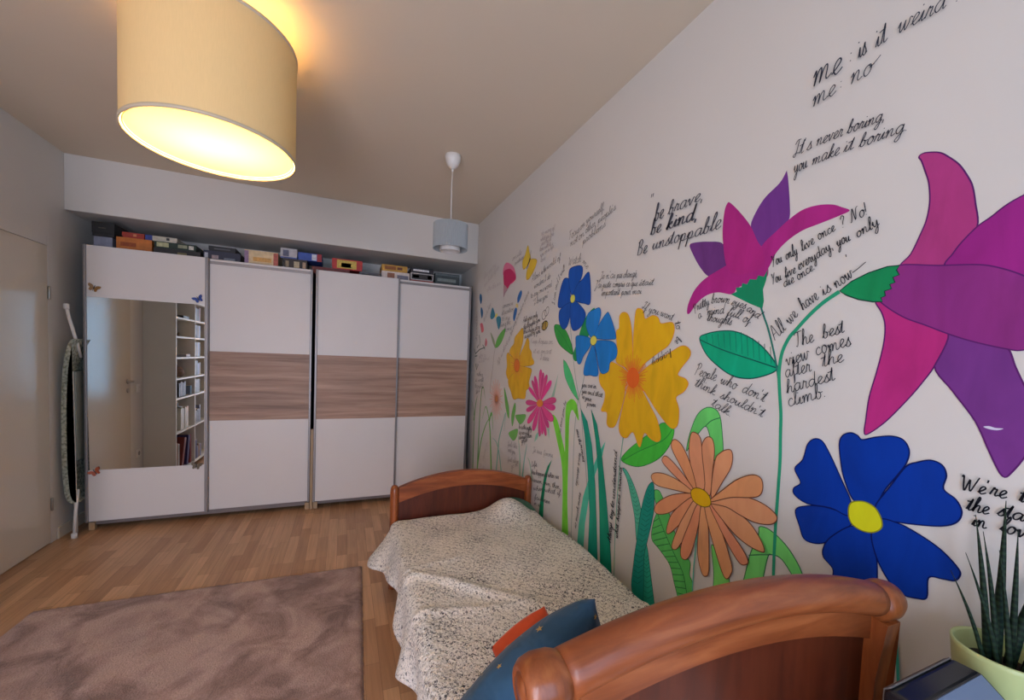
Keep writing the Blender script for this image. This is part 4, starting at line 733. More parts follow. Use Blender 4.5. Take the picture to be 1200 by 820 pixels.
('painted_leaf','pair of teal leaves with chevron veins left of the orange daisy',0,[('f','leaf_blade',(66,150,124),[(-1.5194,0.9133),(-1.4851,0.9094),(-1.4284,0.8521),(-1.3854,0.7812),(-1.3678,0.712),(-1.3945,0.6157),(-1.4177,0.7179),(-1.4501,0.8016),(-1.482,0.8705)],0,(15,80,70),0.003,1),('m','hatching',(15,80,70),[[(-1.4766,0.8738),(-1.4675,0.8677),(-1.4598,0.8788)],[(-1.4696,0.8616),(-1.4593,0.856),(-1.4504,0.8674)],[(-1.4627,0.8495),(-1.4512,0.8443),(-1.4412,0.8562)],[(-1.4558,0.8374),(-1.4431,0.8328),(-1.4319,0.845)],[(-1.4487,0.8228),(-1.435,0.8186),(-1.4228,0.8313)],[(-1.4411,0.8057),(-1.4266,0.802),(-1.4136,0.815)],[(-1.4337,0.7888),(-1.4183,0.7855),(-1.4045,0.7989)],[(-1.4263,0.7719),(-1.4101,0.7691),(-1.3955,0.7829)],[(-1.4208,0.7545),(-1.4044,0.7519),(-1.3896,0.7659)],[(-1.4171,0.7364),(-1.4011,0.7339),(-1.3866,0.748)],[(-1.4135,0.7184),(-1.3978,0.716),(-1.3837,0.73)],[(-1.4098,0.7005),(-1.3945,0.6981),(-1.3807,0.7121)]],0.002),('f','leaf_blade',(34,138,114),[(-1.3316,0.6272),(-1.3001,0.5188),(-1.2633,0.3765),(-1.2812,0.3491),(-1.3403,0.363),(-1.3563,0.4894),(-1.3467,0.5952)],0,(15,80,70),0.003,1),('f','leaf_blade',(20,122,106),[(-1.3192,0.9085),(-1.3054,0.8748),(-1.3034,0.7784),(-1.3279,0.6537),(-1.3442,0.5629),(-1.338,0.3644),(-1.4101,0.3827),(-1.4078,0.5146),(-1.3929,0.6421),(-1.3782,0.767),(-1.3505,0.8684)],0,(10,70,64),0.003,1),('m','hatching',(10,70,64),[[(-1.3396,0.8703),(-1.3283,0.8608),(-1.3191,0.8769)],[(-1.344,0.8524),(-1.3299,0.8439),(-1.3181,0.8609)],[(-1.3484,0.8344),(-1.3316,0.8269),(-1.3171,0.845)],[(-1.3529,0.8162),(-1.3333,0.8099),(-1.316,0.8291)],[(-1.3573,0.798),(-1.3349,0.7928),(-1.315,0.8131)],[(-1.3617,0.7772),(-1.3377,0.7729),(-1.3161,0.794)],[(-1.3661,0.7538),(-1.3414,0.7499),(-1.3194,0.7715)],[(-1.3705,0.7303),(-1.3453,0.7268),(-1.3226,0.749)],[(-1.3749,0.7066),(-1.3491,0.7037),(-1.3259,0.7263)],[(-1.3794,0.6828),(-1.3529,0.6803),(-1.3292,0.7035)],[(-1.3836,0.658),(-1.3566,0.6561),(-1.3323,0.6799)],[(-1.3878,0.6324),(-1.3601,0.6311),(-1.3353,0.6554)],[(-1.3919,0.6066),(-1.3637,0.6058),(-1.3383,0.6308)],[(-1.3961,0.5807),(-1.3673,0.5805),(-1.3413,0.6061)],[(-1.4003,0.5546),(-1.3708,0.555),(-1.3443,0.5813)],[(-1.4027,0.5293),(-1.3729,0.5302),(-1.3461,0.557)],[(-1.4033,0.5047),(-1.3735,0.5061),(-1.3466,0.5332)],[(-1.4038,0.4802),(-1.374,0.4819),(-1.3471,0.5094)],[(-1.4044,0.4556),(-1.3745,0.4576),(-1.3476,0.4855)],[(-1.405,0.4309),(-1.3751,0.4334),(-1.3481,0.4616)]],0.002),('m','hatching',(12,80,68),[[(-1.3428,0.5786),(-1.3304,0.5713),(-1.3201,0.5895)],[(-1.3434,0.5616),(-1.3284,0.5556),(-1.3157,0.5751)],[(-1.3439,0.5446),(-1.3265,0.5399),(-1.3114,0.5608)],[(-1.3445,0.5275),(-1.3246,0.5243),(-1.3071,0.5465)],[(-1.345,0.5104),(-1.3226,0.5087),(-1.3028,0.5322)],[(-1.3443,0.4906),(-1.32,0.4901),(-1.2983,0.5148)],[(-1.3423,0.4682),(-1.3167,0.4686),(-1.2938,0.4943)],[(-1.3403,0.4457),(-1.3134,0.4472),(-1.2893,0.4738)],[(-1.3383,0.4232),(-1.3101,0.4259),(-1.2848,0.4534)],[(-1.3363,0.4008),(-1.3068,0.4045),(-1.2803,0.4331)]],0.002)]),
('painted_leaf','tall teal blade crossing behind the two darker ones',0,[('f','leaf_blade',(66,158,134),[(-1.6615,1.0142),(-1.6815,0.9363),(-1.7343,0.8271),(-1.7803,0.6869),(-1.8074,0.5339),(-1.8103,0.3878),(-1.8766,0.357),(-1.8682,0.5094),(-1.8395,0.6668),(-1.7873,0.7979),(-1.7159,0.9416)],1,None,0,1)]),
('painted_leaf','tall dark teal blade nearer the stems of the blue flowers',1,[('f','leaf_blade',(22,126,104),[(-1.9023,1.1506),(-1.8484,1.0114),(-1.8018,0.8222),(-1.7661,0.6071),(-1.7641,0.3808),(-1.6703,0.3433),(-1.7015,0.5764),(-1.7297,0.7732),(-1.7773,0.9692),(-1.8293,1.0863)],1,(15,90,75),0.003,1)]),
('painted_leaf','tall dark teal blade beside the yellow flower stem',1,[('f','leaf_blade',(16,120,94),[(-1.7981,1.1572),(-1.7444,1.0038),(-1.7081,0.8482),(-1.6792,0.6398),(-1.6475,0.3415),(-1.5543,0.3575),(-1.5822,0.5199),(-1.6257,0.713),(-1.6804,0.9231),(-1.7397,1.0871)],1,(12,85,70),0.003,1)]),
('painted_leaf','bright green forked blade behind the bed foot',0,[('f','leaf_blade',(98,176,50),[(-2.2277,1.0585),(-2.1589,1.0411),(-2.0733,0.9051),(-2.0522,0.8752),(-2.0618,1.0174),(-2.0638,1.1421),(-2.0284,1.1819),(-1.9886,1.1908),(-1.9442,1.1645),(-1.9176,1.0794),(-1.9589,1.1103),(-1.9945,1.128),(-2.0186,1.0711),(-2.0139,0.918),(-2.0066,0.7343),(-1.999,0.5815),(-1.9747,0.3737),(-2.0388,0.3455),(-2.0576,0.6245),(-2.085,0.7913),(-2.1545,0.9201)],0,None,0,1)]),
('painted_leaf','light green leaf rising beside the blue flower stems',0,[('f','leaf_blade',(64,160,98),[(-2.1181,1.4157),(-2.1136,1.4158),(-2.0765,1.3956),(-2.014,1.3317),(-1.9664,1.2554),(-1.9319,1.1946),(-1.962,1.2056),(-2.0202,1.2435),(-2.0831,1.3056),(-2.1105,1.3645)],0,(30,90,60),0.002,1)]),
('painted_leaf','dark green spike beside the bed foot',1,[('f','leaf_blade',(14,116,80),[(-2.2046,0.7827),(-2.252,0.6872),(-2.2784,0.5972),(-2.2888,0.5054),(-2.2887,0.3776),(-2.3539,0.3693),(-2.3419,0.4532),(-2.3217,0.5502),(-2.2959,0.6582),(-2.2559,0.7296)],1,None,0,1)]),
('painted_leaf','green leaf left of the upper blue flower stem',0,[('f','leaf_blade',(42,130,52),[(-2.2518,1.6316),(-2.1877,1.6308),(-2.1033,1.5907),(-2.0396,1.5194),(-2.0115,1.4531),(-2.0728,1.4657),(-2.177,1.5121),(-2.2359,1.5762)],0,(20,75,40),0.003,1),('l','leaf_vein',(25,90,45),[(-2.2472,1.6292),(-2.1405,1.5621),(-2.0154,1.456)],0.002,0.002,1)]),
('painted_leaf','green leaf behind the brighter blue flower',0,[('f','leaf_blade',(24,118,66),[(-1.8141,1.6987),(-1.8781,1.6707),(-1.9313,1.6103),(-1.9516,1.5457),(-1.8672,1.5429),(-1.8348,1.6313)],0,None,0.0025,0),('f','leaf_blade',(30,120,62),[(-1.9587,1.5271),(-1.991,1.4896),(-2.0141,1.4414),(-1.9842,1.4111),(-1.9501,1.4278),(-1.938,1.4891)],0,None,0.0025,0)]),
('painted_stem','thin grey stem of the darker blue flower',0,[('l','stem',(110,125,120),[(-2.0633,1.6473),(-2.0334,1.5259),(-2.0058,1.4265),(-1.9709,1.3145),(-1.9219,1.1971),(-1.8992,1.1373),(-1.8644,0.9856),(-1.8333,0.8695),(-1.8052,0.7364)],0.0045,0.0045,1)]),
('painted_stem','thin grey stem of the brighter blue flower',0,[('l','stem',(100,118,112),[(-1.8458,1.4057),(-1.8747,1.3533),(-1.9016,1.2662),(-1.9308,1.1961),(-1.951,1.0862),(-1.9574,0.9273),(-1.9472,0.6519),(-1.939,0.3447)],0.0045,0.0045,1)]),
('painted_flower','upper darker blue flower with a yellow centre',1,[('f','petal',(14,64,138),[(-2.0629,1.7844),(-2.0908,1.8862),(-2.1217,1.9081),(-2.1609,1.9026),(-2.1963,1.842),(-2.2154,1.7517),(-2.156,1.7353),(-2.0598,1.7499)],0,(8,36,90),0.003,1),('f','petal',(14,64,138),[(-2.0961,1.9459),(-2.0597,1.9605),(-1.9782,1.9541),(-1.9471,1.9322),(-1.9548,1.8826),(-1.9953,1.847),(-2.0291,1.7801),(-2.0655,1.8139),(-2.0947,1.8868)],0,(8,36,90),0.003,1),('f','petal',(14,64,138),[(-1.9955,1.8499),(-1.9453,1.8718),(-1.8977,1.9001),(-1.8715,1.8774),(-1.8544,1.7315),(-1.9166,1.7339),(-1.987,1.7512),(-2.044,1.782)],0,(8,36,90),0.003,1),('f','petal',(14,64,138),[(-2.0603,1.7548),(-2.058,1.6863),(-2.0864,1.6196),(-2.1341,1.6023),(-2.1777,1.6353),(-2.1971,1.6881),(-2.1759,1.7292)],0,(8,36,90),0.003,1),('f','petal',(14,64,138),[(-2.0334,1.7662),(-1.9406,1.718),(-1.8946,1.6721),(-1.9154,1.6232),(-1.9645,1.5934),(-2.0179,1.5894),(-2.049,1.6271),(-2.0644,1.7162)],0,(8,36,90),0.003,1),('f','flower_centre',(190,186,80),[(-2.0139,1.7696),(-2.0197,1.7587),(-2.0309,1.752),(-2.0445,1.7514),(-2.057,1.757),(-2.0649,1.7675),(-2.0659,1.78),(-2.0599,1.791),(-2.0485,1.7975),(-2.0348,1.7979),(-2.0226,1.7921),(-2.015,1.7818)],0,(90,90,40),0.003,0)]),
('painted_flower','lower brighter blue flower overlapping the big yellow one',3,[('f','petal',(22,98,160),[(-1.8182,1.5279),(-1.8384,1.488),(-1.8916,1.4425),(-1.9216,1.3984),(-1.9576,1.4135),(-1.9818,1.5277),(-1.97,1.5558),(-1.8843,1.5508)],0,(10,60,120),0.003,1),('f','petal',(22,98,160),[(-1.87,1.67),(-1.8162,1.6874),(-1.764,1.6936),(-1.7494,1.6595),(-1.7642,1.6089),(-1.7927,1.536),(-1.8355,1.5463),(-1.8809,1.6072)],0,(10,60,120),0.003,1),('f','petal',(22,98,160),[(-1.7965,1.5449),(-1.7502,1.6166),(-1.6969,1.6617),(-1.6756,1.6531),(-1.6371,1.5926),(-1.6127,1.5344),(-1.645,1.5272),(-1.7284,1.5297)],0,(10,60,120),0.003,1),('f','petal',(22,98,160),[(-1.7863,1.5139),(-1.7135,1.5225),(-1.6305,1.5121),(-1.599,1.4775),(-1.6047,1.4369),(-1.6489,1.4115),(-1.659,1.3695),(-1.7065,1.353),(-1.7373,1.3748),(-1.7653,1.4436)],0,(10,60,120),0.003,1),('f','petal',(22,98,160),[(-1.8008,1.5053),(-1.7631,1.4175),(-1.7454,1.3484),(-1.7789,1.3361),(-1.818,1.3402),(-1.8576,1.3354),(-1.8833,1.346),(-1.8719,1.4061),(-1.8365,1.4655)],0,(10,60,120),0.003,1),('f','flower_centre',(176,172,72),[(-1.7736,1.5216),(-1.7797,1.5095),(-1.7918,1.5014),(-1.807,1.4995),(-1.8211,1.5044),(-1.8303,1.5149),(-1.832,1.5281),(-1.8257,1.5404),(-1.8132,1.5484),(-1.7979,1.55),(-1.7841,1.5449),(-1.7752,1.5345)],0,(80,80,40),0.003,0)]),
('painted_leaf','green leaf under the big yellow flower',0,[('f','leaf_blade',(56,156,50),[(-1.5308,0.9493),(-1.4926,1.0032),(-1.4122,1.0687),(-1.3259,1.1313),(-1.2805,1.17),(-1.2206,1.163),(-1.2241,1.1074),(-1.2702,1.0369),(-1.3396,0.984),(-1.4302,0.9461)],0,(25,95,45),0.003,1),('l','leaf_vein',(30,110,45),[(-1.5246,0.9489),(-1.4086,1.0225),(-1.2748,1.097),(-1.2243,1.1539)],0.003,0.003,1)]),
('painted_stem','thin green stem under the big yellow flower',0,[('l','stem',(85,135,118),[(-1.5242,1.0786),(-1.5387,0.9443),(-1.5461,0.7971),(-1.5472,0.6503),(-1.5468,0.5241),(-1.5364,0.2752)],0.006,0.006,1)]),
('painted_flower','big yellow flower with an orange centre',2,[('f','petal',(226,174,26),[(-1.4829,1.3668),(-1.5313,1.3909),(-1.6036,1.4157),(-1.6008,1.4704),(-1.6155,1.5618),(-1.5953,1.5789),(-1.5957,1.6375),(-1.5661,1.6528),(-1.5308,1.6365),(-1.5067,1.5827),(-1.4926,1.5045)],0,(190,120,50),0.003,1),('f','petal',(223,172,26),[(-1.4765,1.3671),(-1.4847,1.47),(-1.4877,1.5559),(-1.4798,1.6492),(-1.4555,1.6595),(-1.4299,1.6445),(-1.4153,1.6103),(-1.3697,1.6212),(-1.3352,1.6081),(-1.3171,1.5832),(-1.2548,1.5829),(-1.242,1.5445),(-1.2682,1.4923),(-1.3291,1.4577),(-1.3943,1.4188),(-1.4397,1.3815)],0,(190,120,50),0.003,1),('f','petal',(220,170,26),[(-1.4384,1.3647),(-1.3484,1.4199),(-1.2655,1.4579),(-1.199,1.4875),(-1.1611,1.4762),(-1.1545,1.4475),(-1.1926,1.403),(-1.2094,1.3726),(-1.1707,1.3601),(-1.1554,1.3394),(-1.1761,1.3086),(-1.2123,1.2828),(-1.1946,1.2401),(-1.1948,1.1804),(-1.2175,1.1577),(-1.2538,1.1706),(-1.3219,1.2233),(-1.3835,1.2812),(-1.4453,1.3262)],0,(190,120,50),0.003,1),('f','petal',(217,168,26),[(-1.5249,1.3118),(-1.5328,1.2401),(-1.5792,1.1164),(-1.6214,1.0907),(-1.6531,1.1041),(-1.6577,1.1603),(-1.7056,1.1632),(-1.6857,1.2138),(-1.6818,1.262),(-1.7249,1.2968),(-1.7371,1.3446),(-1.6779,1.4046),(-1.6178,1.4108),(-1.5091,1.3655)],0,(190,120,50),0.003,1),('f','petal',(214,166,26),[(-1.499,1.3224),(-1.4717,1.3072),(-1.4348,1.3185),(-1.3567,1.235),(-1.3074,1.1776),(-1.2828,1.1107),(-1.3004,1.0873),(-1.3397,1.0914),(-1.3817,1.1078),(-1.4066,1.0399),(-1.4551,1.0983),(-1.4983,1.0638),(-1.5398,1.069),(-1.5572,1.111),(-1.5368,1.204)],0,(190,120,50),0.003,1),('m','petal_rays',(214,120,44),[[(-1.4308,1.3465),(-1.3911,1.3472)],[(-1.4308,1.3418),(-1.3849,1.3377)],[(-1.4311,1.3382),(-1.4039,1.3335)],[(-1.4321,1.3325),(-1.4132,1.3267)],[(-1.4325,1.3307),(-1.3983,1.3186)],[(-1.4346,1.3245),(-1.4102,1.3116)],[(-1.4367,1.32),(-1.388,1.2873)],[(-1.4377,1.3183),(-1.4023,1.2923)],[(-1.4398,1.315),(-1.4127,1.2913)],[(-1.4427,1.3114),(-1.402,1.268)],[(-1.4468,1.3072),(-1.4115,1.2586)],[(-1.4514,1.3038),(-1.4232,1.2535)],[(-1.4532,1.3026),(-1.4422,1.2806)],[(-1.4585,1.2999),(-1.4488,1.2727)],[(-1.4631,1.2983),(-1.4536,1.26)],[(-1.4667,1.2975),(-1.4562,1.2356)],[(-1.471,1.2969),(-1.4689,1.2702)],[(-1.4741,1.2968),(-1.4734,1.2507)],[(-1.4798,1.2971),(-1.485,1.247)],[(-1.4838,1.2978),(-1.4932,1.2477)],[(-1.4881,1.2991),(-1.5018,1.2512)],[(-1.4936,1.3014),(-1.5053,1.2738)],[(-1.4963,1.3029),(-1.5162,1.2633)],[(-1.5012,1.3061),(-1.5195,1.2787)],[(-1.5044,1.3088),(-1.5353,1.2704)],[(-1.5086,1.3132),(-1.5356,1.2872)],[(-1.5109,1.3162),(-1.5341,1.2973)],[(-1.5133,1.3198),(-1.5377,1.3034)],[(-1.5163,1.3256),(-1.5525,1.3081)],[(-1.518,1.3298),(-1.555,1.3162)],[(-1.5194,1.3348),(-1.5573,1.3256)],[(-1.52,1.3374),(-1.5655,1.329)],[(-1.5208,1.3443),(-1.5801,1.3426)],[(-1.5209,1.3482),(-1.546,1.3496)],[(-1.5205,1.3531),(-1.5524,1.3583)],[(-1.5196,1.3584),(-1.5788,1.3753)],[(-1.5186,1.3623),(-1.5641,1.3795)],[(-1.5177,1.3652),(-1.5595,1.3842)],[(-1.5157,1.3698),(-1.5584,1.3949)],[(-1.5129,1.3747),(-1.5581,1.4091)],[(-1.5109,1.3775),(-1.5313,1.3954)],[(-1.5062,1.3827),(-1.5358,1.4175)],[(-1.5031,1.3854),(-1.5384,1.435)],[(-1.4997,1.3879),(-1.5298,1.439)],[(-1.4957,1.3902),(-1.5232,1.4485)],[(-1.4911,1.3921),(-1.5007,1.4196)],[(-1.4879,1.3931),(-1.5042,1.4522)],[(-1.4836,1.394),(-1.4891,1.4242)],[(-1.4788,1.3945),(-1.482,1.4338)],[(-1.4738,1.3944),(-1.473,1.4353)],[(-1.4707,1.394),(-1.4674,1.4335)],[(-1.4658,1.3929),(-1.4547,1.4519)],[(-1.4597,1.3907),(-1.4447,1.4355)],[(-1.4586,1.3902),(-1.441,1.4387)],[(-1.4528,1.3869),(-1.4273,1.4347)],[(-1.4501,1.3849),(-1.438,1.4042)],[(-1.446,1.3812),(-1.4302,1.4007)],[(-1.4425,1.3774),(-1.4063,1.413)],[(-1.4405,1.3747),(-1.3977,1.411)],[(-1.4384,1.3716),(-1.3932,1.4039)],[(-1.4357,1.3665),(-1.3932,1.3892)],[(-1.4336,1.3611),(-1.3812,1.3807)],[(-1.4321,1.3558),(-1.412,1.3605)],[(-1.4319,1.3548),(-1.3932,1.363)]],0.0045),('f','flower_centre',(222,100,36),[(-1.4322,1.3482),(-1.4347,1.3276),(-1.4451,1.3103),(-1.4615,1.2998),(-1.4808,1.2981),(-1.4993,1.306),(-1.5131,1.3221),(-1.5194,1.343),(-1.5166,1.3645),(-1.5054,1.382),(-1.4883,1.3921),(-1.4689,1.3928),(-1.4509,1.3843),(-1.4379,1.3684)],0,None,0,1)]),
('painted_flower','narrow yellow flower at the left of the mural',1,[('f','petal',(212,164,38),[(-2.7986,1.3607),(-2.8854,1.415),(-2.9511,1.4348),(-3.0086,1.4597),(-3.0394,1.4298),(-3.0202,1.3538),(-3.0368,1.2936),(-2.9867,1.2454),(-2.9134,1.2748),(-2.8346,1.3194)],0,(150,105,45),0.003,1),('f','petal',(212,164,38),[(-2.7489,1.6429),(-2.7238,1.6184),(-2.7215,1.5566),(-2.7446,1.5028),(-2.7688,1.456),(-2.8109,1.3842),(-2.8854,1.415),(-2.975,1.4555),(-2.9575,1.4971),(-2.8969,1.5291),(-2.881,1.5774),(-2.8232,1.6073)],0,(150,105,45),0.003,1),('f','petal',(212,164,38),[(-2.6491,1.5658),(-2.6145,1.5386),(-2.6067,1.4937),(-2.5692,1.4639),(-2.5572,1.4271),(-2.5208,1.3985),(-2.5354,1.3762),(-2.6293,1.3622),(-2.7789,1.3613),(-2.7836,1.4086),(-2.7553,1.456),(-2.6983,1.5099)],0,(150,105,45),0.003,1),('f','petal',(212,164,38),[(-2.8177,1.3521),(-2.7399,1.3586),(-2.6105,1.3515),(-2.5538,1.3389),(-2.57,1.2937),(-2.5917,1.2477),(-2.5794,1.2113),(-2.63,1.1844),(-2.6428,1.1299),(-2.6971,1.1163),(-2.7738,1.112),(-2.8328,1.0976),(-2.8751,1.1052),(-2.923,1.1583),(-2.9705,1.1961),(-2.98,1.2458),(-2.894,1.2922)],0,(150,105,45),0.003,1),('m','petal_rays',(180,105,44),[[(-2.7711,1.3615),(-2.7388,1.3625)],[(-2.7714,1.3506),(-2.7211,1.3405)],[(-2.7744,1.3402),(-2.7103,1.3113)],[(-2.7799,1.3309),(-2.7534,1.3108)],[(-2.7877,1.3232),(-2.7544,1.2834)],[(-2.7972,1.3176),(-2.7658,1.2549)],[(-2.8081,1.3145),(-2.8009,1.2827)],[(-2.8197,1.3139),(-2.821,1.2631)],[(-2.8312,1.3161),(-2.8506,1.2494)],[(-2.8421,1.3208),(-2.8589,1.293)],[(-2.8517,1.3279),(-2.889,1.2917)],[(-2.8594,1.3369),(-2.9227,1.3011)],[(-2.8647,1.3473),(-2.8978,1.3382)],[(-2.8673,1.3585),(-2.9225,1.3567)],[(-2.867,1.3697),(-2.9423,1.3848)],[(-2.8638,1.3804),(-2.8963,1.395)],[(-2.858,1.3899),(-2.9026,1.4235)],[(-2.85,1.3975),(-2.8982,1.455)],[(-2.8401,1.403),(-2.8553,1.4333)],[(-2.829,1.4059),(-2.8406,1.4565)],[(-2.8174,1.4061),(-2.8158,1.475)],[(-2.806,1.4037),(-2.7972,1.434)],[(-2.7953,1.3987),(-2.7702,1.4406)],[(-2.786,1.3916),(-2.7386,1.4378)],[(-2.7787,1.3827),(-2.7514,1.3982)],[(-2.7736,1.3725),(-2.7257,1.3859)]],0.006),('f','flower_centre',(196,104,40),[(-2.7673,1.3617),(-2.7702,1.3404),(-2.7826,1.3228),(-2.8022,1.3124),(-2.8253,1.3114),(-2.8474,1.32),(-2.8639,1.3368),(-2.8714,1.3584),(-2.8683,1.3803),(-2.8552,1.3981),(-2.835,1.4081),(-2.8118,1.4085),(-2.7902,1.3994),(-2.7744,1.3827)],0,(120,60,30),0.003,0)]),
('painted_leaf','pale sage blades behind the pink daisy',0,[('f','leaf_blade',(128,156,136),[(-2.1735,1.3327),(-2.1873,1.2759),(-2.2143,1.1832),(-2.2516,1.1753),(-2.2098,1.2585)],1,None,0.0025,0),('f','leaf_blade',(110,160,142),[(-2.4661,0.8419),(-2.4515,0.8953),(-2.4012,0.9305),(-2.4206,0.8755)],1,None,0.0025,0),('f','leaf_blade',(125,160,142),[(-2.293,0.975),(-2.2565,0.9894),(-2.2555,0.9046)],1,None,0.0025,0)]),
('painted_flower','pink daisy between the two yellow flowers',1,[('f','petal',(182,62,116),[(-2.406,1.1306),(-2.3947,1.1983),(-2.3863,1.2788),(-2.3937,1.3286),(-2.4122,1.3463),(-2.4298,1.3274),(-2.4345,1.2763),(-2.4212,1.1962)],0,(150,40,90),0.003,0),('f','petal',(174,54,111),[(-2.4111,1.1275),(-2.4248,1.1819),(-2.4466,1.2473),(-2.4735,1.287),(-2.4998,1.2993),(-2.5108,1.2817),(-2.4956,1.2397),(-2.4512,1.1772)],0,(205,140,170),0.003,0),('f','petal',(166,62,106),[(-2.4133,1.1254),(-2.4407,1.1698),(-2.4787,1.2235),(-2.5139,1.2556),(-2.5405,1.2645),(-2.5449,1.2488),(-2.5192,1.2141),(-2.4623,1.1644)],0,(150,40,90),0.003,0),('f','petal',(182,54,116),[(-2.416,1.1224),(-2.4555,1.1544),(-2.5093,1.1923),(-2.5564,1.2122),(-2.5894,1.2137),(-2.5916,1.1988),(-2.5549,1.1744),(-2.4795,1.1445)],0,(205,140,170),0.003,0),('f','petal',(174,62,111),[(-2.4181,1.1159),(-2.4792,1.1206),(-2.5569,1.1228),(-2.6089,1.1145),(-2.6296,1.0993),(-2.612,1.0871),(-2.5608,1.0868),(-2.4813,1.1014)],0,(150,40,90),0.003,0),('f','petal',(166,54,106),[(-2.4172,1.1124),(-2.4861,1.0973),(-2.5691,1.0754),(-2.6118,1.054),(-2.6128,1.0376),(-2.5787,1.0348),(-2.5263,1.0499),(-2.4637,1.0835)],0,(205,140,170),0.003,0),('f','petal',(182,62,116),[(-2.4154,1.1076),(-2.4808,1.0642),(-2.5569,1.0083),(-2.5891,0.97),(-2.5791,0.9539),(-2.5401,0.9654),(-2.4934,1.0015),(-2.4473,1.0599)],0,(150,40,90),0.003,0),('f','petal',(174,54,111),[(-2.4103,1.1052),(-2.451,1.0475),(-2.4946,0.9761),(-2.505,0.9312),(-2.4871,0.9165),(-2.4561,0.9348),(-2.4302,0.9798),(-2.4163,1.0487)],0,(205,140,170),0.003,0),('f','petal',(166,62,106),[(-2.4043,1.1037),(-2.4106,1.0383),(-2.4133,0.9596),(-2.4032,0.9122),(-2.385,0.8979),(-2.3702,0.9185),(-2.3692,0.9672),(-2.3862,1.0418)],0,(150,40,90),0.003,0),('f','petal',(182,54,116),[(-2.4019,1.1047),(-2.3946,1.0443),(-2.3819,0.9726),(-2.3643,0.9299),(-2.3463,0.9172),(-2.3377,0.9359),(-2.3461,0.9801),(-2.3746,1.048)],0,(205,140,170),0.003,0),('f','petal',(174,62,111),[(-2.3988,1.1046),(-2.3782,1.0431),(-2.3491,0.9711),(-2.3202,0.9296),(-2.2965,0.9185),(-2.2899,0.9381),(-2.308,0.982),(-2.355,1.0486)],0,(150,40,90),0.003,0),('f','petal',(166,54,106),[(-2.3968,1.108),(-2.3696,1.0611),(-2.3319,1.0075),(-2.295,0.9792),(-2.2654,0.9749),(-2.2574,0.9923),(-2.2807,1.0246),(-2.3405,1.0702)],0,(205,140,170),0.003,0),('f','petal',(182,62,116),[(-2.3933,1.1112),(-2.355,1.0749),(-2.3026,1.036),(-2.2527,1.022),(-2.2133,1.0287),(-2.2034,1.0484),(-2.2349,1.0713),(-2.316,1.0943)],0,(150,40,90),0.003,0),('f','petal',(174,54,111),[(-2.3913,1.1165),(-2.331,1.1029),(-2.259,1.0918),(-2.2097,1.0963),(-2.1852,1.1117),(-2.1936,1.1278),(-2.2367,1.1344),(-2.318,1.127)],0,(205,140,170),0.003,0),('f','petal',(166,62,106),[(-2.3911,1.1202),(-2.3169,1.1261),(-2.2346,1.1365),(-2.191,1.1518),(-2.1824,1.1685),(-2.207,1.1776),(-2.2567,1.1713),(-2.3297,1.1457)],0,(150,40,90),0.003,0),('f','petal',(182,54,116),[(-2.3962,1.1273),(-2.3361,1.175),(-2.2727,1.2308),(-2.2488,1.2669),(-2.2581,1.2829),(-2.2902,1.2737),(-2.3292,1.2393),(-2.3683,1.1791)],0,(205,140,170),0.003,0),('f','petal',(174,62,111),[(-2.4001,1.1292),(-2.3614,1.1878),(-2.321,1.2565),(-2.3078,1.2994),(-2.3175,1.3158),(-2.3411,1.3014),(-2.366,1.2586),(-2.3868,1.1883)],0,(150,40,90),0.003,0),('f','petal',(166,54,106),[(-2.4033,1.1298),(-2.3804,1.1926),(-2.3579,1.2669),(-2.3553,1.3129),(-2.3685,1.3298),(-2.3877,1.3131),(-2.4014,1.2664),(-2.4046,1.1917)],0,(205,140,170),0.003,0),('f','flower_centre',(196,118,52),[(-2.353,1.1248),(-2.3581,1.1117),(-2.3744,1.1005),(-2.3978,1.0941),(-2.4223,1.0944),(-2.4411,1.1015),(-2.4489,1.1134),(-2.4435,1.1269),(-2.4264,1.1383),(-2.4025,1.1443),(-2.3784,1.1436),(-2.3604,1.1364)],0,None,0,0)]),
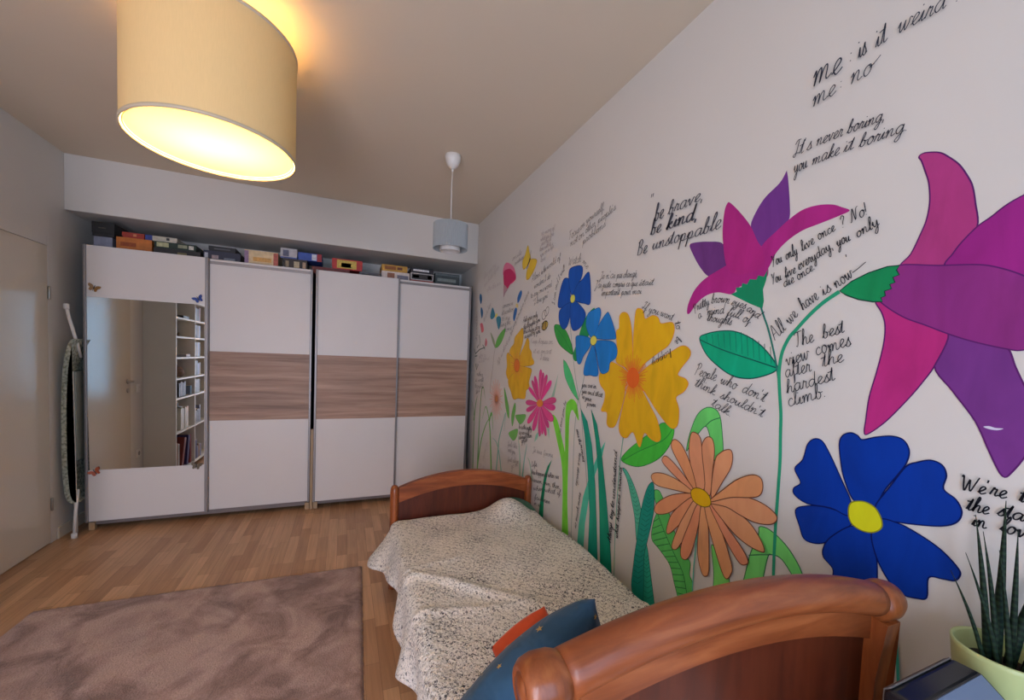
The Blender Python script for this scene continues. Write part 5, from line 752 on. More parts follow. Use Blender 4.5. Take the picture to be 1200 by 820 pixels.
('painted_flower','faint peach flower near the wardrobe',0,[('m','petal',(212,164,146),[[(-3.2086,1.0627),(-3.1239,1.0665)],[(-3.2086,1.0579),(-3.0935,1.0381)],[(-3.2097,1.0532),(-3.1268,1.0158)],[(-3.2117,1.0487),(-3.1069,0.977)],[(-3.2147,1.0445),(-3.1455,0.9696)],[(-3.2184,1.0409),(-3.1391,0.925)],[(-3.2229,1.0378),(-3.1782,0.9337)],[(-3.228,1.0355),(-3.1864,0.8888)],[(-3.2334,1.034),(-3.2208,0.9132)],[(-3.239,1.0333),(-3.2434,0.8738)],[(-3.2447,1.0336),(-3.2681,0.9111)],[(-3.2502,1.0347),(-3.3027,0.883)],[(-3.2553,1.0367),(-3.3138,0.9285)],[(-3.2598,1.0394),(-3.3561,0.916)],[(-3.2637,1.0429),(-3.3512,0.9636)],[(-3.2667,1.0469),(-3.3955,0.9691)],[(-3.2688,1.0513),(-3.3747,1.0117)],[(-3.2698,1.0561),(-3.4146,1.0347)],[(-3.2698,1.0609),(-3.3806,1.0659)],[(-3.2687,1.0657),(-3.4102,1.1031)],[(-3.2666,1.0703),(-3.368,1.1181)],[(-3.2636,1.0745),(-3.3831,1.1638)],[(-3.2597,1.0781),(-3.3388,1.1607)],[(-3.2551,1.0811),(-3.3378,1.2079)],[(-3.25,1.0834),(-3.2978,1.1878)],[(-3.2445,1.0849),(-3.2815,1.2299)],[(-3.2389,1.0854),(-3.2509,1.196)],[(-3.2333,1.0851),(-3.2224,1.2275)],[(-3.2278,1.0839),(-3.2048,1.185)],[(-3.2228,1.0819),(-3.1683,1.2022)],[(-3.2183,1.0791),(-3.1653,1.1569)],[(-3.2146,1.0757),(-3.1259,1.158)],[(-3.2116,1.0717),(-3.1373,1.1156)],[(-3.2096,1.0673),(-3.1,1.1009)]],0.011),('f','flower_centre',(178,116,78),[(-3.2056,1.063),(-3.2086,1.0486),(-3.2196,1.0371),(-3.236,1.0314),(-3.2533,1.0332),(-3.2668,1.0421),(-3.2729,1.0557),(-3.2699,1.0703),(-3.2585,1.0819),(-3.242,1.0874),(-3.2248,1.0854),(-3.2115,1.0764)],0,None,0,0)]),
('painted_flower','single dark pink tulip near the corner',1,[('l','stem',(150,150,145),[(-3.148,1.9452),(-3.1679,1.8551),(-3.1788,1.7701)],0.004,0.004,1),('f','petal',(182,96,122),[(-3.1797,2.1087),(-3.1862,2.1707),(-3.1421,2.2008),(-3.0841,2.195),(-2.9806,2.1494),(-2.9341,2.1062),(-2.9065,2.0368),(-3.0099,2.0126),(-3.0409,2.1011)],0,None,0,0),('f','petal',(162,38,80),[(-3.1752,2.1339),(-3.0901,2.1438),(-3.022,2.1309),(-2.9359,2.0822),(-2.9103,2.0334),(-3.0099,2.0126),(-3.0779,1.9809),(-3.1256,1.9964),(-3.1594,2.0273)],0,None,0,0),('f','petal',(150,120,126),[(-3.1594,2.0273),(-3.0779,1.9809),(-3.1211,1.9528),(-3.1556,1.9228),(-3.1641,1.9586)],0,None,0,0)]),
('painted_butterfly','yellow painted butterfly near the ceiling corner',1,[('f','wing',(206,176,52),[(-2.7057,2.243),(-2.6733,2.1845),(-2.6474,2.1342),(-2.6973,2.0997),(-2.7539,2.0787),(-2.7843,2.0999),(-2.7891,2.1489),(-2.7458,2.1857)],0,(150,120,40),0.003,0),('f','wing',(206,172,48),[(-2.6503,2.1274),(-2.5898,2.122),(-2.5431,2.1013),(-2.5594,2.0651),(-2.6057,2.0229),(-2.6724,1.9915),(-2.7097,2.0037),(-2.7057,2.056),(-2.6728,2.0874)],0,(150,120,40),0.003,0),('l','butterfly_body',(40,32,24),[(-2.6549,2.1395),(-2.6801,2.1075),(-2.7109,2.0721)],0.018,0.006,1),('l','antenna',(60,50,40),[(-2.6599,2.1369),(-2.6461,2.1931)],0.004,0.004,1)]),
('painted_butterfly','blue painted butterfly nearest the wardrobe',1,[('f','wing',(34,84,120),[(-3.8023,2.0365),(-3.7515,2.0177),(-3.7328,1.9651),(-3.7679,1.9337),(-3.8141,1.9951)],0,None,0,0),('f','wing',(34,84,120),[(-3.7545,1.902),(-3.7033,1.8717),(-3.6892,1.8305),(-3.7196,1.7909),(-3.7624,1.8572)],0,None,0,0)]),
('painted_butterfly','teal and blue painted butterfly under the tulip',1,[('f','wing',(36,104,122),[(-3.4229,1.8651),(-3.3539,1.8012),(-3.3669,1.7728),(-3.4392,1.7598),(-3.4765,1.7929)],0,None,0,0),('f','wing',(36,104,122),[(-3.3128,1.7612),(-3.2678,1.7739),(-3.2115,1.7622),(-3.1978,1.7258),(-3.2429,1.6576),(-3.3011,1.7241)],0,None,0,0),('f','butterfly_body',(190,180,80),[(-3.2985,1.7796),(-3.3147,1.7707),(-3.3333,1.7671),(-3.3472,1.7702),(-3.3508,1.7788),(-3.3429,1.7897),(-3.3264,1.7985),(-3.3078,1.802),(-3.2943,1.7988),(-3.2907,1.7903)],0,None,0.0025,0)]),
('painted_butterfly','blue painted butterfly right of the tulip',1,[('f','wing',(34,86,140),[(-2.7964,1.9309),(-2.7767,1.9064),(-2.809,1.8621),(-2.8504,1.8408),(-2.8622,1.8781),(-2.8338,1.9141)],0,None,0,0),('f','wing',(34,86,140),[(-2.8938,1.8078),(-2.8602,1.798),(-2.8685,1.7587),(-2.9044,1.7067),(-2.932,1.7316),(-2.9222,1.7797)],0,None,0,0),('f','butterfly_body',(190,170,110),[(-2.8403,1.8199),(-2.844,1.8109),(-2.8556,1.8063),(-2.8707,1.8078),(-2.8837,1.815),(-2.8894,1.8251),(-2.8856,1.8341),(-2.8738,1.8387),(-2.8587,1.837),(-2.8459,1.8298)],0,None,0.0025,0)]),
('painted_bee','small striped bee beside the upper blue flower',1,[('m','wing',(90,86,84),[[(-2.3672,1.7067),(-2.3735,1.6957),(-2.3835,1.687),(-2.3955,1.6821),(-2.4079,1.6817),(-2.4186,1.6859),(-2.4261,1.6942),(-2.4291,1.7053),(-2.4272,1.7174),(-2.4206,1.7286),(-2.4104,1.7372),(-2.3982,1.7419),(-2.386,1.7421),(-2.3754,1.7377),(-2.3682,1.7294),(-2.3653,1.7186),(-2.3672,1.7067)],[(-2.337,1.7258),(-2.344,1.7151),(-2.3535,1.7067),(-2.364,1.7019),(-2.3741,1.7014),(-2.382,1.7055),(-2.3865,1.7134),(-2.387,1.7239),(-2.3833,1.7355),(-2.3761,1.7463),(-2.3665,1.7547),(-2.3559,1.7593),(-2.3461,1.7595),(-2.3384,1.7554),(-2.3339,1.7476),(-2.3335,1.7372),(-2.337,1.7258)]],0.005),('f','bee_body',(190,160,70),[(-2.3444,1.6316),(-2.3569,1.6201),(-2.3743,1.6124),(-2.3933,1.6101),(-2.4102,1.6137),(-2.4213,1.6226),(-2.4245,1.635),(-2.4189,1.6484),(-2.4059,1.66),(-2.3881,1.6674),(-2.3691,1.6693),(-2.3528,1.6655),(-2.3421,1.6566),(-2.3391,1.6446)],0,(40,36,30),0.006,0),('m','stripe',(30,28,26),[[(-2.4163,1.6594),(-2.4182,1.6142)],[(-2.3925,1.6647),(-2.3932,1.6081)],[(-2.366,1.6684),(-2.3639,1.6135)]],0.016)]),
('painted_grass','clump of green grass blades beside the wardrobe',0,[('l','blade',(74,128,62),[(-3.8463,0.2212),(-3.8512,0.5923),(-3.8551,0.8086),(-3.969,0.9676)],0.03,0.004,1),('l','blade',(74,128,62),[(-3.8591,0.7697),(-3.8269,0.9266),(-3.7776,1.0324)],0.03,0.004,1),('l','blade',(74,128,62),[(-3.7012,0.2627),(-3.6908,0.6244),(-3.6798,0.8716),(-3.6473,1.0938),(-3.5946,1.1247),(-3.5398,1.0269)],0.03,0.004,1),('l','blade',(84,142,64),[(-3.7168,0.2582),(-3.627,0.5764),(-3.5015,0.7797),(-3.3375,0.9088)],0.034,0.004,1),('l','blade',(90,150,66),[(-3.2995,0.3773),(-3.3475,0.6364),(-3.3797,0.7777),(-3.4449,0.9048),(-3.5207,0.9528),(-3.5986,0.8291)],0.034,0.004,1),('l','blade',(88,148,64),[(-3.4037,0.8421),(-3.3451,0.9189),(-3.297,0.7756)],0.034,0.004,1)]),
('painted_grass','thin teal grass blades above the footboard',0,[('l','blade',(96,150,134),[(-3.1851,0.41),(-3.156,0.6237),(-3.1378,0.7349),(-3.0654,0.875),(-3.0134,0.9658),(-3.0363,0.8124)],0.026,0.004,1),('l','blade',(96,150,134),[(-3.0549,0.4471),(-3.1234,0.599),(-3.1924,0.6806),(-3.2957,0.7034)],0.024,0.004,1),('l','blade',(104,150,122),[(-2.6856,0.5147),(-2.6998,0.6811),(-2.748,0.8367)],0.026,0.004,1),('l','blade',(96,150,134),[(-2.6413,0.5279),(-2.62,0.6729),(-2.5849,0.8019)],0.026,0.004,1),('l','blade',(130,160,136),[(-2.4771,0.5678),(-2.5246,0.6791),(-2.5652,0.7094)],0.02,0.004,1)]),
('painted_leaf','small green leaves under the narrow yellow flower',0,[('f','leaf_blade',(92,150,72),[(-3.068,1.1713),(-3.0054,1.0999),(-2.9484,1.0153),(-2.9401,0.9339),(-2.9918,0.9689),(-3.043,1.0651)],0,(60,100,50),0.002,0),('f','leaf_blade',(92,150,72),[(-2.8342,1.071),(-2.8108,1.0332),(-2.8346,0.9521),(-2.8652,0.8833),(-2.8917,0.9434),(-2.8775,1.0048)],0,(60,100,50),0.002,0),('f','leaf_blade',(92,150,72),[(-2.8123,0.9749),(-2.7194,0.9961),(-2.6243,1.0081),(-2.6483,0.9622),(-2.7124,0.9256),(-2.7728,0.9424)],0,(60,100,50),0.002,0),('f','leaf_blade',(92,150,72),[(-2.9333,0.8162),(-2.8497,0.8545),(-2.7568,0.8781),(-2.7723,0.8176),(-2.8293,0.777),(-2.8939,0.7887)],0,(60,100,50),0.002,0)]),
('painted_leaf','green leaf on a twig left of the narrow yellow flower',0,[('f','leaf_blade',(86,150,62),[(-3.093,1.6592),(-3.1152,1.6025),(-3.1925,1.5348),(-3.2775,1.5029),(-3.3182,1.517),(-3.273,1.5815),(-3.1786,1.6358)],0,(60,110,50),0.003,0),('f','leaf_blade',(120,130,100),[(-3.4604,1.6461),(-3.351,1.5747),(-3.3107,1.4959),(-3.3892,1.5525)],0,None,0.0025,0),('l','twig',(130,122,112),[(-3.3164,1.5005),(-3.3414,1.4362),(-3.3635,1.3151),(-3.4052,1.191),(-3.4099,1.1054)],0.006,0.006,1)]),
('painted_flower','small pink buds on grey twigs beside the wardrobe',0,[('f','bud',(190,96,104),[(-3.7656,1.7416),(-3.698,1.7402),(-3.6497,1.6726),(-3.7103,1.6525),(-3.7476,1.6978)],0,None,0.0025,0),('f','bud',(186,100,108),[(-3.5798,1.593),(-3.5406,1.5608),(-3.5568,1.5204),(-3.6034,1.5328)],0,None,0.0025,0),('m','twig',(70,84,74),[[(-3.7895,1.6335),(-3.7489,1.5658),(-3.7673,1.5253)],[(-3.8873,1.4481),(-3.7566,1.4894),(-3.6007,1.5082),(-3.5764,1.5617)],[(-3.8873,1.4481),(-3.928,1.4958)],[(-3.9017,1.4216),(-3.823,1.4276)],[(-3.8242,1.3495),(-3.834,1.2866),(-3.7799,1.3456)],[(-3.6653,1.5339),(-3.5985,1.4885)],[(-3.8421,1.5056),(-3.795,1.536)],[(-3.8757,1.3482),(-3.834,1.2866)]],0.012)]),
]
HANDWRITING = [
('handwritten words "me: is it weird ? me: no" at the top of the mural',(40,44,56),0,[('me',[(-0.7707,2.2158),(-0.6988,2.2202)],0.0396,1),(':',[(-0.6834,2.2259),(-0.6737,2.2263)],0.0273,1),('is',[(-0.6604,2.2241),(-0.6422,2.2271)],0.0287,1),('it',[(-0.6243,2.2256),(-0.6006,2.2299)],0.0277,1),('weird',[(-0.5824,2.2293),(-0.4975,2.2283)],0.024,1),('?',[(-0.4838,2.2251),(-0.4709,2.2294)],0.0225,1),('me',[(-0.7669,2.1603),(-0.7093,2.1661)],0.0282,1),(':',[(-0.7015,2.1705),(-0.6915,2.1714)],0.0208,1),('no',[(-0.6756,2.1675),(-0.6276,2.1693)],0.0262,1),('~',[(-0.6335,2.1772),(-0.611,2.1816)],0.0194,1)]),
('handwritten words "It\'s never boring, you make it boring."',(34,34,46),0,[("It's",[(-0.8127,2.041),(-0.7611,2.0422)],0.0209,1),('never',[(-0.75,2.0443),(-0.6847,2.0409)],0.0185,1),('boring,',[(-0.6749,2.0405),(-0.5928,2.0354)],0.017,1),('you',[(-0.8068,1.9914),(-0.7692,1.9943)],0.021,1),('make',[(-0.7579,1.9956),(-0.6896,1.9939)],0.0185,1),('it',[(-0.6796,1.9939),(-0.6564,1.9944)],0.0181,1),('boring.',[(-0.6449,1.9914),(-0.546,1.9875)],0.0173,1)]),
('brush lettered words "be brave, be kind, Be unstoppable"',(58,58,66),1,[('"',[(-1.4199,2.0842),(-1.394,2.0848)],0.0334,1),('be',[(-1.3894,2.0255),(-1.3347,2.0269)],0.0342,1.4),('brave,',[(-1.3109,2.0283),(-1.1329,2.0292)],0.0287,1.4),('be',[(-1.4083,1.9689),(-1.3451,1.9717)],0.0326,1.7),('kind,',[(-1.3159,1.9689),(-1.1553,1.9641)],0.0292,2.3),('Be',[(-1.488,1.9),(-1.4243,1.9009)],0.034,1.4),('unstoppable',[(-1.3927,1.9029),(-1.0506,1.8999)],0.0289,1.4)]),
('handwritten words "Focus on yourself, not on other people\'s problems"',(74,68,68),0,[('Focus',[(-2.1059,2.1304),(-1.9951,2.1452)],0.0245,1),('on',[(-1.9868,2.1525),(-1.9359,2.1664)],0.0216,1),('yourself,',[(-1.928,2.1735),(-1.7575,2.1972)],0.0199,1),('not',[(-2.0874,2.0859),(-2.0088,2.096)],0.0222,1),('on',[(-2,2.0986),(-1.9397,2.1114)],0.0216,1),('other',[(-1.9318,2.1186),(-1.8354,2.1353)],0.0206,1),("people's",[(-1.8125,2.1398),(-1.6642,2.1649)],0.0191,1),('problems',[(-1.953,2.0654),(-1.7428,2.1066)],0.0198,1)]),
('handwritten words "I can and I will. Watch me" around the upper blue flower',(70,66,68),0,[('I can and I will',[(-2.25,1.7627),(-2.2391,1.8255),(-2.2174,1.886),(-2.1695,1.9407),(-2.1402,1.9559)],0.0192,1),('Watch',[(-2.1021,1.9765),(-1.9623,1.9704)],0.0242,1),('me',[(-1.9485,1.9628),(-1.9254,1.9441),(-1.8976,1.9154)],0.0191,1)]),
('handwritten French words "Je n\'ai pas changé"',(44,42,46),0,[("Je n'ai",[(-1.7725,1.8435),(-1.6432,1.8261)],0.0194,1),('pas',[(-1.6297,1.8238),(-1.5903,1.8184)],0.0181,1),('changé,',[(-1.5807,1.8176),(-1.4804,1.8044)],0.0172,1),("J'ai",[(-1.8113,1.8028),(-1.7537,1.7966)],0.0195,1),('juste',[(-1.7424,1.795),(-1.674,1.787)],0.0188,1),('compris',[(-1.6602,1.7854),(-1.5677,1.7732)],0.0171,1),('ce que',[(-1.5552,1.7722),(-1.4771,1.7628)],0.0163,1),('était',[(-1.4657,1.7618),(-1.3732,1.7515)],0.0155,1),('important',[(-1.7502,1.7545),(-1.6032,1.7393)],0.0182,1),('pour',[(-1.5869,1.7371),(-1.5214,1.731)],0.0167,1),('moi',[(-1.5094,1.7294),(-1.4458,1.7236)],0.0161,1)]),
('handwritten words "If you want to be happy" curling round the big yellow flower',(30,30,38),0,[('If you',[(-1.4376,1.6613),(-1.3903,1.6362),(-1.3327,1.6202)],0.0186,1),('want',[(-1.3227,1.6176),(-1.2543,1.5895)],0.0173,1),('to',[(-1.2399,1.5782),(-1.2244,1.5502)],0.017,1),('be',[(-1.2248,1.5265),(-1.2342,1.5029)],0.0171,1),('happy',[(-1.255,1.4792),(-1.2953,1.4512),(-1.3578,1.4214)],0.0163,1)]),
('handwritten words "Pretty brown eyes and a mind full of thoughts"',(30,30,38),0,[('Pretty',[(-1.1409,1.6103),(-1.1108,1.6266),(-1.0777,1.6356)],0.0174,1),('brown',[(-1.0706,1.6379),(-1.0316,1.638),(-0.9971,1.6297)],0.0166,1),('eyes',[(-0.9903,1.6261),(-0.9351,1.6061)],0.0155,1),('and',[(-0.9318,1.6015),(-0.8882,1.5688)],0.0151,1),('a',[(-1.1214,1.5864),(-1.1066,1.5947)],0.0158,1),('mind',[(-1.0862,1.5993),(-1.0149,1.5976)],0.0165,1),('full',[(-1.0044,1.5923),(-0.9545,1.5738)],0.0158,1),('of',[(-0.9445,1.566),(-0.9136,1.5569)],0.0153,1),('thoughts',[(-1.0846,1.5774),(-1.0334,1.5677),(-0.9836,1.5556)],0.0157,1)]),
('handwritten words "You only live once ? No! You live everyday, you only die once."',(30,30,38),0,[('You',[(-0.8524,1.7283),(-0.8217,1.7376)],0.0182,1),('only',[(-0.8117,1.7394),(-0.7781,1.7497)],0.0176,1),('live',[(-0.7666,1.7545),(-0.7335,1.7695)],0.017,1),('once',[(-0.7251,1.7757),(-0.6841,1.7927)],0.0163,1),('?',[(-0.67,1.7922),(-0.6585,1.7968)],0.0181,1),('No!',[(-0.6491,1.8007),(-0.6094,1.8136)],0.0174,1),('You',[(-0.8486,1.6738),(-0.8204,1.6823)],0.0169,1),('live',[(-0.8105,1.6858),(-0.7792,1.6954)],0.0163,1),('everyday,',[(-0.7724,1.7016),(-0.685,1.745)],0.0163,1),('you',[(-0.677,1.7465),(-0.6461,1.7557)],0.0158,1),('only',[(-0.6331,1.759),(-0.5861,1.7782)],0.0159,1),('die',[(-0.8123,1.658),(-0.7821,1.6685)],0.0164,1),('once.',[(-0.7728,1.672),(-0.7264,1.6978)],0.0157,1),(',',[(-0.659,1.7165),(-0.6497,1.7233)],0.0136,1)]),
('handwritten words "All we have is now" along the lily stem',(30,30,38),0,[('All',[(-0.8284,1.499),(-0.7947,1.5313)],0.023,1),('we',[(-0.7857,1.5434),(-0.7635,1.5718)],0.0199,1),('have',[(-0.7525,1.5831),(-0.7119,1.6137)],0.0203,1),('is',[(-0.7015,1.6182),(-0.6815,1.6318)],0.0186,1),('now',[(-0.6714,1.6338),(-0.6321,1.6601)],0.0189,1),('~',[(-0.6363,1.6652),(-0.6075,1.6774)],0.0152,1)]),
('handwritten words "The best view comes after the hardest climb."',(24,26,36),0,[('The',[(-0.7665,1.4774),(-0.7169,1.4937)],0.0216,1),('best',[(-0.6956,1.5002),(-0.6436,1.5155)],0.0204,1),('view',[(-0.7884,1.4215),(-0.7247,1.4442)],0.0231,1),('comes',[(-0.7097,1.4529),(-0.6259,1.4814)],0.0212,1),('after',[(-0.7884,1.3857),(-0.7179,1.4105)],0.0217,1),('the',[(-0.6903,1.4224),(-0.6404,1.4388)],0.0203,1),('hardest',[(-0.7815,1.3402),(-0.6569,1.389)],0.0207,1),('climb.',[(-0.7738,1.3002),(-0.6744,1.3434)],0.0221,1)]),
('handwritten words "People who don\'t think shouldn\'t talk." under the hatched leaf',(34,34,42),0,[('People',[(-1.1254,1.3816),(-1.0323,1.3601)],0.0212,1),('who',[(-1.0144,1.354),(-0.9501,1.337)],0.0201,1),("don't",[(-0.9293,1.3317),(-0.85,1.3066)],0.0188,1),('think',[(-1.1221,1.3366),(-1.0321,1.3085)],0.0197,1),("shouldn't",[(-1.0107,1.3031),(-0.8521,1.2577)],0.0174,1),('talk.',[(-1.0439,1.2734),(-0.9625,1.2409)],0.0189,1)]),
('handwritten words "We\'re the stars in love" at the right edge above the plant',(18,18,26),0,[("We're",[(-0.4072,1.1697),(-0.3811,1.1717),(-0.3428,1.1722)],0.0159,1.25),('the',[(-0.3264,1.1728),(-0.2995,1.1723)],0.0145,1.25),('the',[(-0.3959,1.132),(-0.3642,1.1312)],0.0156,1.25),('stars',[(-0.3529,1.1363),(-0.2972,1.1354)],0.0152,1.25),('in',[(-0.3858,1.101),(-0.3647,1.1024)],0.0148,1.25),('love',[(-0.3476,1.106),(-0.3033,1.103)],0.0154,1.25)]),
('handwritten words "Always try to understand what happens around" climbing a stem',(26,26,30),0,[('Always',[(-1.5688,0.5311),(-1.5688,0.629)],0.0156,1.8),('try to',[(-1.5669,0.6467),(-1.561,0.7376)],0.0148,1.8),('understand',[(-1.5587,0.751),(-1.5574,0.8562),(-1.5581,0.9851)],0.0139,1.8),('what',[(-1.5214,0.5732),(-1.5204,0.6402)],0.012,1.8),('happens',[(-1.5186,0.6575),(-1.5194,0.7852)],0.0112,1.8),('around',[(-1.5176,0.8022),(-1.5174,0.9171)],0.0112,1.8)]),
('handwritten vertical words between the blue flower stems',(40,40,44),0,[('seize the',[(-1.9295,1.0262),(-1.8914,0.9465)],0.0142,1.4),('moment',[(-1.8786,0.9492),(-1.8494,0.8607)],0.0139,1.4),('time stands',[(-1.8877,0.9039),(-1.9068,0.7142)],0.0123,1.4),('so much more',[(-1.8858,0.4722),(-1.8513,0.6836)],0.0121,1.4)]),
('handwritten words along the bright green forked blade',(60,70,44),0,[('as time goes by',[(-2.1033,0.9689),(-2.0862,1.0654),(-2.0556,1.1722)],0.0113,1)]),
('handwritten words "you are in yes and that is your power." beside the big yellow flower',(50,46,48),0,[('you are in',[(-1.8934,1.2717),(-1.7552,1.2738)],0.0133,1.4),('yes and that',[(-1.8905,1.2386),(-1.6993,1.2325)],0.013,1.4),('is your',[(-1.8836,1.2084),(-1.7959,1.1995)],0.0136,1.4),('power.',[(-1.8343,1.1741),(-1.747,1.1759)],0.0134,1.4)]),
('handwritten French words "Je suis femme"',(110,104,104),0,[('Je suis',[(-2.4696,0.7739),(-2.3358,0.7849)],0.0191,1),('femme',[(-2.3115,0.7879),(-2.1848,0.802)],0.018,1)]),
('block of small handwriting beginning "Life" behind the dark green spike',(52,48,50),0,[('Life.',[(-2.4852,0.6648),(-2.3904,0.693)],0.0183,1.4),('has happened when we',[(-2.4764,0.6159),(-2.2986,0.6494),(-2.0992,0.6915)],0.0166,1.4),('reason, own, then',[(-2.458,0.5671),(-2.27,0.6015),(-2.0835,0.6331)],0.0164,1.4),('when what if',[(-2.4393,0.5131),(-2.266,0.5577),(-2.0703,0.6007)],0.0164,1.4),('failures',[(-2.4144,0.4618),(-2.2024,0.5014)],0.016,1.4),('in us',[(-2.417,0.4192),(-2.3158,0.4381)],0.0167,1.4)]),
('block of small handwriting under the pink daisy',(34,30,34),0,[('be as the pretty',[(-2.7248,0.8899),(-2.5052,0.9168)],0.0178,1.4),('as we will',[(-2.7207,0.8486),(-2.5433,0.8763)],0.018,1.4),('always to them',[(-2.7169,0.8105),(-2.4936,0.8678)],0.0177,1.4),('go far',[(-2.6681,0.7917),(-2.567,0.8255)],0.0181,1.4)]),
('handwritten words "Alone in this world of wonders to say one word I love you"',(66,60,62),0,[('Alone',[(-2.5995,1.9596),(-2.4732,1.9833)],0.0246,1),('in the',[(-2.4543,1.9857),(-2.3877,2.0019)],0.0205,1),('world of',[(-2.376,2.0053),(-2.1988,2.0346)],0.0201,1),('wonders I do',[(-2.5585,1.9062),(-2.3229,1.9407)],0.02,1),('to say one word',[(-2.6084,1.8469),(-2.3006,1.8853)],0.0198,1),('"I love you"',[(-2.5612,1.7904),(-2.3353,1.8216)],0.0201,1)]),
('faint grey handwriting above the tulip',(146,136,136),0,[('far away',[(-3.6808,2.1614),(-3.3607,2.2201)],0.0274,1),('and back again',[(-3.6716,2.079),(-3.2733,2.1884)],0.0238,1),('after the sun',[(-3.5915,2.0275),(-3.2172,2.0409)],0.022,1)]),
('faint grey handwriting beside the yellow butterfly',(100,92,92),0,[('smile',[(-2.9883,2.1877),(-2.8069,2.2011)],0.0208,1),('sweetness',[(-2.932,2.1429),(-2.7564,2.1616)],0.0193,1)]),
('faint grey block of handwriting near the ceiling corner',(142,132,132),0,[('do more of',[(-2.4859,2.256),(-2.2935,2.2426)],0.0164,1),('what you love',[(-2.4886,2.2165),(-2.3015,2.2072)],0.0165,1),('and be at',[(-2.4791,2.1826),(-2.3338,2.1858)],0.0167,1),('home with it',[(-2.4952,2.149),(-2.3423,2.1524)],0.0168,1),('now or in life',[(-2.4847,2.1064),(-2.2945,2.1301)],0.0165,1),('love',[(-2.4752,2.0728),(-2.4067,2.0756)],0.0172,1)]),
('block of small handwriting left of the right blue butterfly',(70,64,66),0,[('someone is',[(-3.1557,1.8324),(-2.9355,1.837)],0.0203,1),('at position',[(-3.1792,1.7737),(-2.9134,1.788)],0.0215,1),('to me',[(-3.1643,1.7259),(-2.9949,1.7275)],0.0206,1),('being the',[(-3.1988,1.6741),(-2.973,1.6885)],0.0205,1),('home',[(-3.0956,1.626),(-2.9419,1.6427)],0.0217,1)]),
('block of dark handwriting left of the bee',(44,38,40),0,[('Ask your only',[(-2.7248,1.6819),(-2.4861,1.7067)],0.02,1.4),('the thoughts you',[(-2.7106,1.6307),(-2.444,1.6716)],0.0186,1.4),('this busy day',[(-2.7072,1.5959),(-2.4395,1.6247)],0.0185,1.4),('as part of you',[(-2.6905,1.5639),(-2.4304,1.5954)],0.0185,1.4)]),
('grey handwriting right of the narrow yellow flower',(120,112,112),0,[('Keep hopes on',[(-2.5777,1.5271),(-2.2498,1.5149)],0.0185,1),('it is smart',[(-2.5294,1.4575),(-2.2667,1.4521)],0.0185,1),('I dare',[(-2.4198,1.4145),(-2.297,1.4056)],0.0187,1)]),
('long diagonal handwriting left of the narrow yellow flower',(96,90,90),0,[('life is short so',[(-3.2115,1.35),(-3.1154,1.4456),(-2.9612,1.5717)],0.0228,1),('live every moment',[(-2.9452,1.5888),(-2.8841,1.6662),(-2.7504,1.7852)],0.0213,1),('in peace',[(-2.7438,1.7972),(-2.6411,1.8907)],0.0185,1)]),
('grey vertical handwriting beside the wardrobe',(112,106,108),0,[('all you need is love',[(-3.8257,1.5697),(-3.8601,1.8693)],0.024,1),('let it be here',[(-3.6342,1.7433),(-3.4587,1.8937)],0.0235,1)]),
('block of small dark handwriting beside the wardrobe',(62,58,60),0,[('nothing',[(-3.8006,1.2299),(-3.6149,1.2318)],0.0227,1),('is worth',[(-3.8355,1.1679),(-3.584,1.181)],0.0225,1),('trouble',[(-3.8426,1.1071),(-3.5897,1.1197)],0.0225,1),('like it',[(-3.8068,1.0416),(-3.6884,1.0781)],0.0231,1)]),
('pale grey handwriting right of the pink buds',(140,132,132),0,[('free as',[(-3.7278,1.4259),(-3.5487,1.4195)],0.0208,1),('the wind',[(-3.7513,1.3964),(-3.45,1.3895)],0.0202,1),('is now',[(-3.747,1.3587),(-3.5679,1.3712)],0.0208,1)]),
('block of small handwriting above the footboard',(84,78,80),0,[('feels like',[(-2.9275,0.7161),(-2.7413,0.7338)],0.0192,1),('and you',[(-2.923,0.6716),(-2.7771,0.6828)],0.0194,1),('feel alive',[(-2.9151,0.5949),(-2.7068,0.6283)],0.019,1),('go on',[(-2.8402,0.5531),(-2.713,0.6105)],0.019,1)]),
('pale vertical handwriting between the grass blades',(140,134,128),0,[('dream on',[(-3.5131,0.435),(-3.414,0.6339)],0.0231,1),('to go',[(-3.608,0.3692),(-3.4583,0.385)],0.0202,1)]),
]
# ------------------------------------------------------------------ the mural (paint and ink on the right wall)
mural = thing('wall_mural', 'hand painted mural of colourful flowers and handwritten quotes covering the right wall', 'mural', (W, 2.0, 0))
KP = 1.85
PAINTS = {}
def paint(c, streak):
    key = (tuple(c), streak)
    if key in PAINTS: return PAINTS[key]
    m, nt, b = new_mat('mural_paint'); col = lum(rgb(c), KP)
    n = nd(nt, 'ShaderNodeTexNoise', Scale=1.0, Detail=4.0, Distortion=0.6); nt.links.new(coords(nt, (1, 16, 5) if streak else (1, 9, 9)), n.inputs['Vector'])
    f = 0.14 if streak else 0.06
    nt.links.new(ramp(nt, n.outputs['Fac'], [(0.28, tuple(v * (1 - f) for v in col)), (0.5, col), (0.74, tuple(min(0.9, v * (1 + f)) for v in col))]), b.inputs['Base Color'])
    b.inputs['Roughness'].default_value = 0.5; b.inputs['Specular IOR Level'].default_value = 0.2
    PAINTS[key] = m; return m
def wallv(bm, p, d): return bm.verts.new((-d, -p[0] - 2.0, p[1]))
def poly_face(bm, pts, d):
    vs = [wallv(bm, p, d) for p in pts]
    for tri in tessellate_polygon([[Vector((p[0], p[1], 0)) for p in pts]]):
        try: bm.faces.new([vs[k] for k in tri])
        except ValueError: pass
